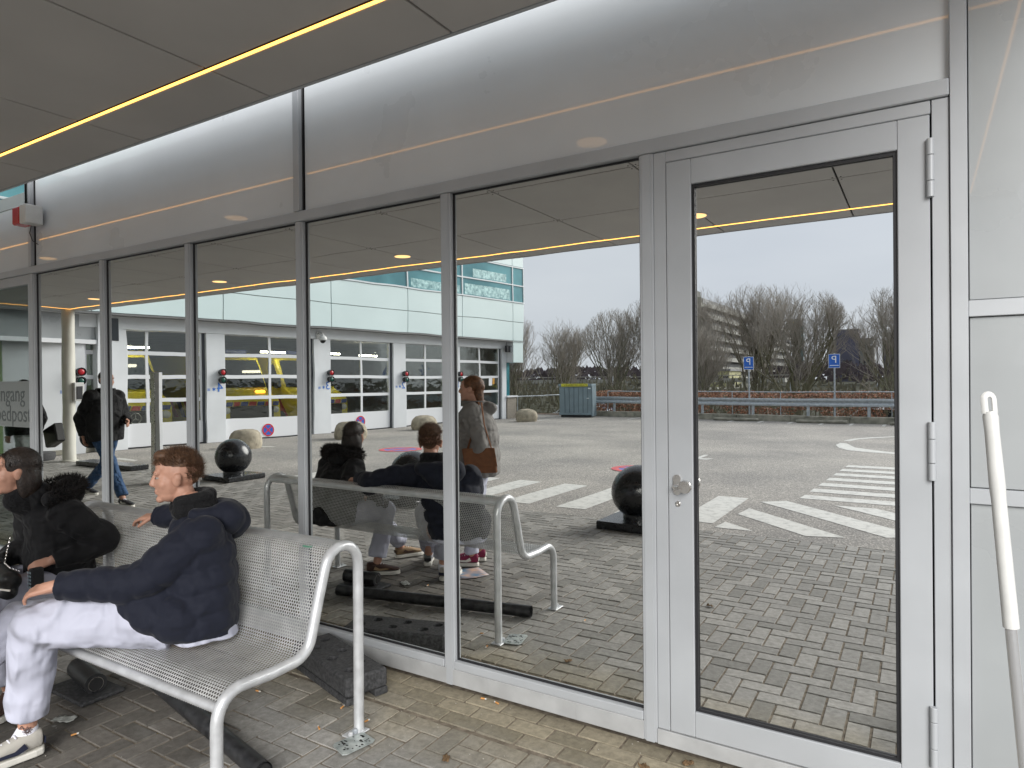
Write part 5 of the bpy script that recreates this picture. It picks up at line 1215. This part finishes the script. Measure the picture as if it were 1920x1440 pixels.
# hair
st=MB(); b=MB(); b.ell((0,-.022,.064),(.073,.093,.072)); b.ell((0,.045,.108),(.050,.046,.030)); b.ell((0,-.068,.015),(.058,.040,.058)); b.xf(Mx); r=remesh(b,.005,4)
hairspikes(r,Mx,4500,lambda v:(v.z>.30) or (v.y<-.3 and v.z>-.5),.034,5,.0011,(0,.25,.35)); build('hair',r,M['hair_b'],T,smooth=True,fixn=False)
mb=MB(); c0=haL+V3(-.045,-.045,.012); mb.tube([c0,c0+V3(-.055,-.045,.012)],.0042,8); cg=build('cigarette',mb,M['ash']); tag(cg,'lit cigarette held in the fingers of the man on the bench','cigarette')
# tattoo on the left ankle
mb=MB(); ca=Vector((-3.345,-1.462,.125)); vd=(Vector((0,-2.83,1.62))-ca); vd.z=0; vd.normalize(); sx=Vector((vd.y,-vd.x,0))
def onleg(u,v): # u metres round, v up
    a=u/.0372; return ca+(vd*math.cos(a)-sx*math.sin(a))*.0385+V3(0,0,v)
for k in range(8):
    a=2*math.pi*k/8; e=[(.006*math.cos(a-.5),.006*math.sin(a-.5)),(.013*math.cos(a-.25),.013*math.sin(a-.25)),(.019*math.cos(a),.019*math.sin(a)),(.013*math.cos(a+.25),.013*math.sin(a+.25)),(.006*math.cos(a+.5),.006*math.sin(a+.5))]
    for (p,q) in zip(e[:-1],e[1:]): mb.tube([onleg(*p),onleg(*q)],.0011,5)
    mb.tube([onleg(.003*math.cos(a),.003*math.sin(a)),onleg(.010*math.cos(a),.010*math.sin(a))],.0016,5)
for (u,v) in ((-.03,.012),(.02,.038),(-.012,.042)): mb.tube([onleg(u,v),onleg(u+.010,v+.013),onleg(u+.018,v+.004),onleg(u,v)],.0018,5)
build('tattoo',mb,mat('faded_tattoo_ink',(.10,.07,.07),.6),T)
b=MB(); b.cap(anL+V3(-.002,0,-.018),.042,anL+V3(-.012,-.03,-.075),.045); b.cap(anL+V3(-.01,-.03,-.07),.04,anL+V3(-.04,-.11,-.09),.03)
part('sock',b,.005,4,M['sock'],T)
b=MB(); b.cap(anR,.040,anR+V3(-.03,-.03,-.05),.040); part('sock',b,.006,4,M['sock'],T)
sw=mat('grey_suede_upper',(.40,.38,.34),.8); sn=mat('navy_accent',(.012,.015,.035),.6)
def shoeparts(T,*a,**k): shoe(T,*a,**k)
shoe(T,V3(-3.325,-1.415,.004),V3(-.13,-.99,0),sw,M['sole'],sn,'pale grey left sneaker with navy side flash',0,.295)
shoe(T,V3(-3.70,-1.70,.004),V3(-.60,-.80,0),mat('grey_black_upper',(.16,.165,.15),.8),M['sole'],M['blk'],'grey right sneaker',0,.295)
# ======== seated woman (black coat with fur hood)
T=thing('person','woman in a black coat with fur-trimmed hood seated at the left end of the bench','person',(-4.05,-1.05,0))
hc=V3(-4.075,-1.205,1.165); hf=V3(-.25,-.96,-.02); pel=V3(-4.10,-.99,.56); chest=V3(-4.07,-1.0,.80); neck=V3(-4.06,-1.08,.99)
shL=V3(-3.915,-1.03,.925); elL=V3(-3.865,-.865,.76); wrL=V3(-3.915,-1.10,.70); shR=V3(-4.225,-1.06,.93); elR=V3(-4.32,-1.05,.72); wrR=V3(-4.16,-1.26,.68)
hipL=V3(-4.02,-1.05,.54); knL=V3(-3.90,-1.40,.53); anL=V3(-3.92,-1.30,.11); hipR=V3(-4.19,-1.05,.54); knR=V3(-4.18,-1.45,.54); anR=V3(-4.10,-1.80,.11)
b=MB(); Mx=head_prims(b,hc,hf,k=.95)
b.cap(neck,.05,chest,.09); b.cap(chest,.11,pel,.12); b.cap(shL,.045,shR,.045)
for s,e,w_ in ((shL,elL,wrL),(shR,elR,wrR)): b.cap(s,.045,e,.038); b.cap(e,.038,w_,.026)
for h,k_,a in ((hipL,knL,anL),(hipR,knR,anR)): b.cap(pel,.11,h,.085); b.cap(h,.08,k_,.052); b.cap(k_,.05,a,.035); 
hand_prims(b,wrL,V3(-.35,-.85,-.25),V3(-.5,0,-.8),.7,.88,-1); hand_prims(b,wrR,V3(.6,-.75,-.2),V3(.2,0,-1),.7,.88,1)
r=remesh(b,.005,3); head_details(r,Mx); build('body',r,[M['skin'],M['eyew'],M['iris'],M['lips'],M['hair_d']],T,smooth=True,fixn=False)
right=V3(.97,-.15,0).normalized(); fwd=V3(-.15,-.97,0).normalized()
b=MB(); loft(b,[(pel+V3(0,.0,-.07),right*.20,fwd*.17),(pel+V3(0,0,.05),right*.20,fwd*.17),(chest+V3(0,0,-.02),right*.185,fwd*.15),(V3(-4.07,-1.03,.91),right*.18,fwd*.13),(V3(-4.07,-1.06,.985),right*.09,fwd*.085)],32,.008,.12)
b.ell(shL,(.095,.095,.09)); b.ell(shR,(.095,.095,.09)); b.cap((-4.06,-1.07,.93),.11,(-4.065,-1.12,1.03),.085)
puff(b,[shL,shL.lerp(elL,.5)+V3(.03,0,0),elL,elL.lerp(wrL,.5)+V3(.0,0,-.01),wrL],[.085,.082,.078,.064,.048],.14,.009); puff(b,[shR,shR.lerp(elR,.5),elR,elR.lerp(wrR,.5),wrR],[.085,.08,.075,.062,.048],.14,.009)
part('coat',b,.007,5,M['black_j'],T,(.010,15,7))
b=MB()
for i in range(12):
    t0,t1=[math.pi*(-.05+1.10*q/12) for q in (i,i+1)]
    f_=lambda t: V3(-4.05,-1.06,1.02)+right*(.115*math.cos(t))-fwd*(.115*math.sin(t))+V3(0,0,.03*math.sin(t))
    b.cap(f_(t0),.045,f_(t1),.045)
b.ell((-4.03,-.965,1.03),(.10,.07,.085)); hood=part('hood',b,.008,5,M['black_j'],T)
r_=random.Random(4); mb=MB()
for k in range(5200):
    t=math.pi*r_.uniform(-.08,1.08); a=r_.uniform(0,6.283); c=V3(-4.05,-1.06,1.03)+right*(.125*math.cos(t))-fwd*(.122*math.sin(t))+V3(0,0,.035*math.sin(t))
    o_=(right*math.cos(t)-fwd*math.sin(t)); d=(o_*math.cos(a)+V3(0,0,1)*math.sin(a)); p=c+d*.045; q=p+(d+V3(r_.gauss(0,.5),r_.gauss(0,.5),r_.gauss(0,.5))).normalized()*r_.uniform(.02,.045); e=d.cross(V3(r_.random(),r_.random(),.3)).normalized()*.0022
    mb.add([p-e,p+e,q],[(0,1,2)])

build('fur_trim',mb,M['fur'],hood,fixn=False)
b=MB(); b.cap((-4.065,-1.10,.99),.088,(-4.072,-1.165,1.045),.074); b.cap((-4.065,-1.12,.97),.08,(-4.075,-1.20,1.02),.062); part('scarf',b,.007,4,M['fleece'],T,(.006,14,2))
b=MB(); b.ell((0,-.028,.045),(.084,.102,.094)); b.ell((0,-.06,-.05),(.09,.065,.13)); b.ell((.060,-.035,-.04),(.026,.040,.11)); b.ell((-.060,-.035,-.04),(.026,.040,.11)); b.xf(Mx); r=remesh(b,.006,4)
hairspikes(r,Mx,1600,lambda v:(v.z>.15) or v.y<-.2,.03,8,.0016,(0,-.2,-.6)); build('hair',r,M['hair_d'],T,smooth=True,fixn=False)
b=MB(); leg(b,hipL,knL,anL+V3(0,0,.04),.11,.082,.078); leg(b,hipR,knR,anR+V3(0,0,.04),.11,.082,.078); r=remesh(b,.008,5); disp(r,.010,12,8); build('trousers',r,M['white_t'],T,smooth=True,fixn=False)
br=mat('brown_sneaker',(.06,.03,.022),.7); tn=mat('tan_accent',(.30,.20,.11),.7)
shoe(T,V3(-3.985,-1.24,.002),V3(.75,-.66,0),br,M['sole'],tn,'dark brown left sneaker with tan stripe',0,.285)
shoe(T,V3(-4.13,-1.77,.002),V3(.45,-.89,0),tn,M['sole'],br,'tan right sneaker',0,.285)
mb=MB(); 
for k,(u,v) in enumerate(((0,0),(.012,.010),(-.008,.012))):
    c=V3(-3.852,-.985,.93)+V3(0,u,v-.02); mb.ell(c,(.006,.006,.006),None,8,6)
build('red_sleeve_logo',mb,M['red'],T)
T=thing('handbag','black quilted handbag with a chain strap on the lap of the seated woman','handbag',(-4.0,-1.3,.62))
b=MB(); b.cap((-4.13,-1.26,.645),.05,(-3.90,-1.30,.64),.05); b.cap((-4.13,-1.29,.60),.055,(-3.88,-1.33,.60),.055); part('bag_body',b,.007,5,M['bagblack'],T)
mb=MB(); pts=[V3(-4.10,-1.22,.82),V3(-4.06,-1.25,.76),V3(-4.0,-1.285,.715),V3(-3.93,-1.29,.70),V3(-3.87,-1.27,.685)]
for i in range(len(pts)-1):
    for k in range(7):
        p=pts[i].lerp(pts[i+1],k/7); d=(pts[i+1]-pts[i]).normalized(); e=(d.cross(V3(0,0,1)).normalized() if k%2 else V3(0,0,1)); mb.tube([p+d*.007*math.cos(t)+e*.0045*math.sin(t) for t in [6.283*q/10 for q in range(11)]],.0014,4)
build('chain_strap',mb,M['chain'],T,smooth=True)
T=thing('mobile_phone','phone in a dotted black case on the seat between the two seated people','phone',(-3.82,-1.21,.62)); mb=MB(); mb.cbox((-3.835,-1.25,.60),(-3.80,-1.19,.70),.006); build('phone_case',mb,M['blk'],T)
mb=MB()
for i in range(3):
    for j in range(5): mb.ell((-3.831+.014*i,-1.2515,.61+.018*j),(.004,.0012,.006),None,8,6)
build('dot_pattern',mb,mat('pale_blue_dots',(.35,.45,.5),.4),T)
# ======== standing woman (grey puffer, seen in the glass)
def walker_person(label,base,fd,H,jacket,trouser,hairm,hips,kL,aL,kR,aR,shoeC,acc,jl=.50,arms='down',extra=None,vox=.009,jr=.20):
    """generic standing person; fd faces forward; kL.. are offsets (forward,up) for knee and ankle"""
    f=Vector(fd).normalized(); rgt=f.cross(V3(0,0,1)); bs=Vector(base); k=H/1.75
    def W_(r_,f_,z_): return bs+rgt*r_*k+f*f_*k+V3(0,0,z_*k)
    T=thing('person',label,'person',base)
    pel=W_(0,hips,.95); chest=W_(0,hips+.02,1.25); hc=W_(0,hips+.06,1.635); neck=W_(0,hips+.03,1.46)
    sL,sR=W_(-.17,hips+.02,1.42),W_(.17,hips+.02,1.42)
    if arms=='down': eL,wL,eR,wR=W_(-.25,hips-.02,1.14),W_(-.24,hips+.06,.90),W_(.25,hips-.02,1.14),W_(.24,hips+.06,.90)
    elif arms=='pocket': eL,wL,eR,wR=W_(-.27,hips-.06,1.14),W_(-.20,hips+.12,.98),W_(.27,hips-.06,1.14),W_(.20,hips+.12,.98)
    else: eL,wL,eR,wR=W_(-.24,hips-.12,1.14),W_(-.22,hips-.10,.90),W_(.24,hips+.06,1.15),W_(.16,hips+.24,1.08)
    b=MB(); Mx=head_prims(b,hc,f,k=k*.97)
    b.cap(neck,.055*k,chest,.10*k); b.cap(chest,.12*k,pel,.12*k); b.cap(sL,.05*k,sR,.05*k)
    for s,e,w_ in ((sL,eL,wL),(sR,eR,wR)): b.cap(s,.05*k,e,.04*k); b.cap(e,.04*k,w_,.028*k); hand_prims(b,w_,(w_-e),(f*.3+(bs+V3(0,0,w_.z)-w_)*2),.5,.95*k,1 if w_ is wR else -1)
    hL,hR=W_(-.09,hips,.92),W_(.09,hips,.92); KL,AL=W_(-.09,kL[0],kL[1]),W_(-.09,aL[0],aL[1]); KR,AR=W_(.09,kR[0],kR[1]),W_(.09,aR[0],aR[1])
    for h,kk,a in ((hL,KL,AL),(hR,KR,AR)): b.cap(pel,.11*k,h,.09*k); b.cap(h,.085*k,kk,.055*k); b.cap(kk,.055*k,a,.035*k)
    r=remesh(b,.0065,3); head_details(r,Mx); build('body',r,[M['skin'],M['eyew'],M['iris'],M['lips'],hairm],T,smooth=True,fixn=False)
    b=MB(); z0=.95-(jl-.50)
    loft(b,[(W_(0,hips,z0),rgt*jr*k,f*jr*.82*k),(W_(0,hips,z0+.12),rgt*(jr+.015)*k,f*(jr*.86)*k),(W_(0,hips,1.22),rgt*jr*k,f*jr*.8*k),(W_(0,hips+.02,1.38),rgt*jr*.98*k,f*jr*.68*k),(W_(0,hips+.02,1.47),rgt*.11*k,f*.10*k),(W_(0,hips+.03,1.53),rgt*.115*k,f*.115*k)],30,.02 if jacket is M['grey_j'] else .006,.13)
    b.ell(sL,(.10*k,.10*k,.095*k)); b.ell(sR,(.10*k,.10*k,.095*k))
    for s,e,w_ in ((sL,eL,wL),(sR,eR,wR)): puff(b,[s,s.lerp(e,.5),e,e.lerp(w_,.5),w_],[.088*k,.084*k,.078*k,.066*k,.05*k],.13,.016 if jacket is M['grey_j'] else .006)
    # hood on the back
    b.ell(W_(0,hips-.085,1.45),(.12*k,.07*k,.075*k)); 
    part('jacket',b,vox,4,jacket,T,(.012,10,2))
    b=MB(); 
    for h,kk,a in ((hL,KL,AL),(hR,KR,AR)): leg(b,h,kk,a+V3(0,0,.02),.105*k,.075*k,.066*k)
    b.ell(pel,(.16*k,.14*k,.12*k)); r=remesh(b,vox,4); disp(r,.010,12,3); build('trousers',r,trouser,T,smooth=True,fixn=False)
    for a,pt in ((AL,kL[2]),(AR,kR[2])): shoe(T,a-f*.055+V3(0,0,-a.z+ (a.z-.10*k if a.z>.12*k else 0)+.002),f,shoeC,M['sole'],acc,None,pt,.28)
    return T,Mx,W_
T,Mx,W_=walker_person('woman in a grey puffer jacket with a brown shoulder bag standing before the bench',(-3.38,-2.01,0),(-.85,.45,0),1.66,M['grey_j'],M['white_t'],M['hair_a'],0,(.02,.50,0),(0,.10),(.03,.50,0),(.05,.10),mat('maroon_sneaker',(.22,.015,.06),.7),M['sole'],.62,'pocket',jr=.255)
b=MB(); b.ell((0,-.03,.045),(.082,.108,.092)); b.ell((0,-.095,.02),(.045,.05,.05)); b.cap((0,-.07,.0),.06,(0,-.09,-.12),.045); b.xf(Mx); r=remesh(b,.006,4); hairspikes(r,Mx,1500,lambda v:(v.z>.2) or v.y<-.2,.03,8,.0016,(0,-.6,-.3)); build('hair',r,M['hair_a'],T,smooth=True,fixn=False)
T2=thing('shoulder_bag','brown suede shoulder bag hanging at the back of the standing woman','bag',W_(.0,-.24,1.0))
def orient_box(c,rv,fv,uv,hx,hy,hz,bev=.01):
    mb=MB(); mb.cbox((-hx,-hy,-hz),(hx,hy,hz),bev); Mq=Matrix((Vector(rv).normalized(),Vector(fv).normalized(),Vector(uv).normalized())).transposed().to_4x4(); mb.xf(Matrix.Translation(c)@Mq); return mb
f_=V3(-.85,.45,0).normalized(); r__=f_.cross(V3(0,0,1)); bc=V3(-3.38,-2.01,.945)+V3(.57,.82,0).normalized()*.265+V3(.82,-.57,0)*.02
n_=V3(.57,.82,0).normalized(); t_=n_.cross(V3(0,0,1)).normalized(); u_=(V3(0,0,1)-t_*.15).normalized()
build('bag_body',orient_box(bc,t_,n_,u_,.135,.035,.105,.012),M['suede'],T2)
build('bag_flap',orient_box(bc+n_*.037+V3(0,0,.03),t_,n_,u_,.136,.004,.078,.003),M['suede'],T2)
mb=MB(); mb.tube([bc+V3(0,0,.10)-t_*.10,bc+n_*-.01+t_*-.04+V3(0,0,.30),bc-n_*.10-t_*.0+V3(0,0,.49),W_(.05,.0,1.50),W_(-.05,.08,1.50)],.014,6,True,.35); mb.tube([bc+V3(0,0,.10)+t_*.10,bc+t_*.04+V3(0,0,.30),bc-n_*.10+t_*.02+V3(0,0,.49),W_(.05,.0,1.50)],.010,6,True,.35); build('bag_strap',mb,M['suede'],T2,smooth=True)
# ======== walking man
T,Mx,W_=walker_person('walking man in a long black jacket and blue jeans striding past the garage','(-9.66,-2.02,0)' and (-9.62,-2.02,0),(1,-.10,0),1.80,M['black_j'],M['jeans'],M['hair_d'],0,(.28,.52,0),(.50,.11),(-.12,.50,0),(-.52,.16),M['blk'],M['sole'],.62,'swing',jr=.225)
b=MB(); b.ell((0,-.026,.052),(.078,.100,.084)); b.ell((0,-.07,.0),(.06,.045,.065)); b.xf(Mx); r=remesh(b,.007,3); build('hair',r,M['hair_d'],T,smooth=True,fixn=False)
b=MB(); b.ell(W_(0,-.30,1.02),(.15,.17,.24)); b.ell(W_(0,-.26,.86),(.14,.16,.15)); bp_=part('backpack',b,.012,4,M['black_j'],None); tag(bp_,'bulky black bag slung behind the walking man','bag')
# ======== second passer-by mostly behind the frame
T,Mx,W_=walker_person('passer-by in pale grey trousers carrying a black bag, cut off by the left frame',(-11.72,-1.95,0),(-.9,.3,0),1.70,M['black_j'],cloth('pale_grey_trousers',(.38,.40,.38)),M['hair_d'],0,(.05,.50,0),(.02,.10),(-.05,.50,0),(-.08,.10),M['blk'],M['sole'],.55,'down')
b=MB(); b.ell((0,-.026,.052),(.078,.100,.084)); b.ell((0,-.06,-.04),(.07,.05,.10)); b.xf(Mx); r=remesh(b,.008,3); build('hair',r,M['hair_d'],T,smooth=True,fixn=False)
b=orient_box(W_(-.30,-.20,.86),(1,0,.35),(0,1,0),(-.35,0,1),.19,.07,.15,.02); o=build('tote_bag',b,M['bagblack']); tag(o,'square black bag at the side of the cut-off passer-by','bag')
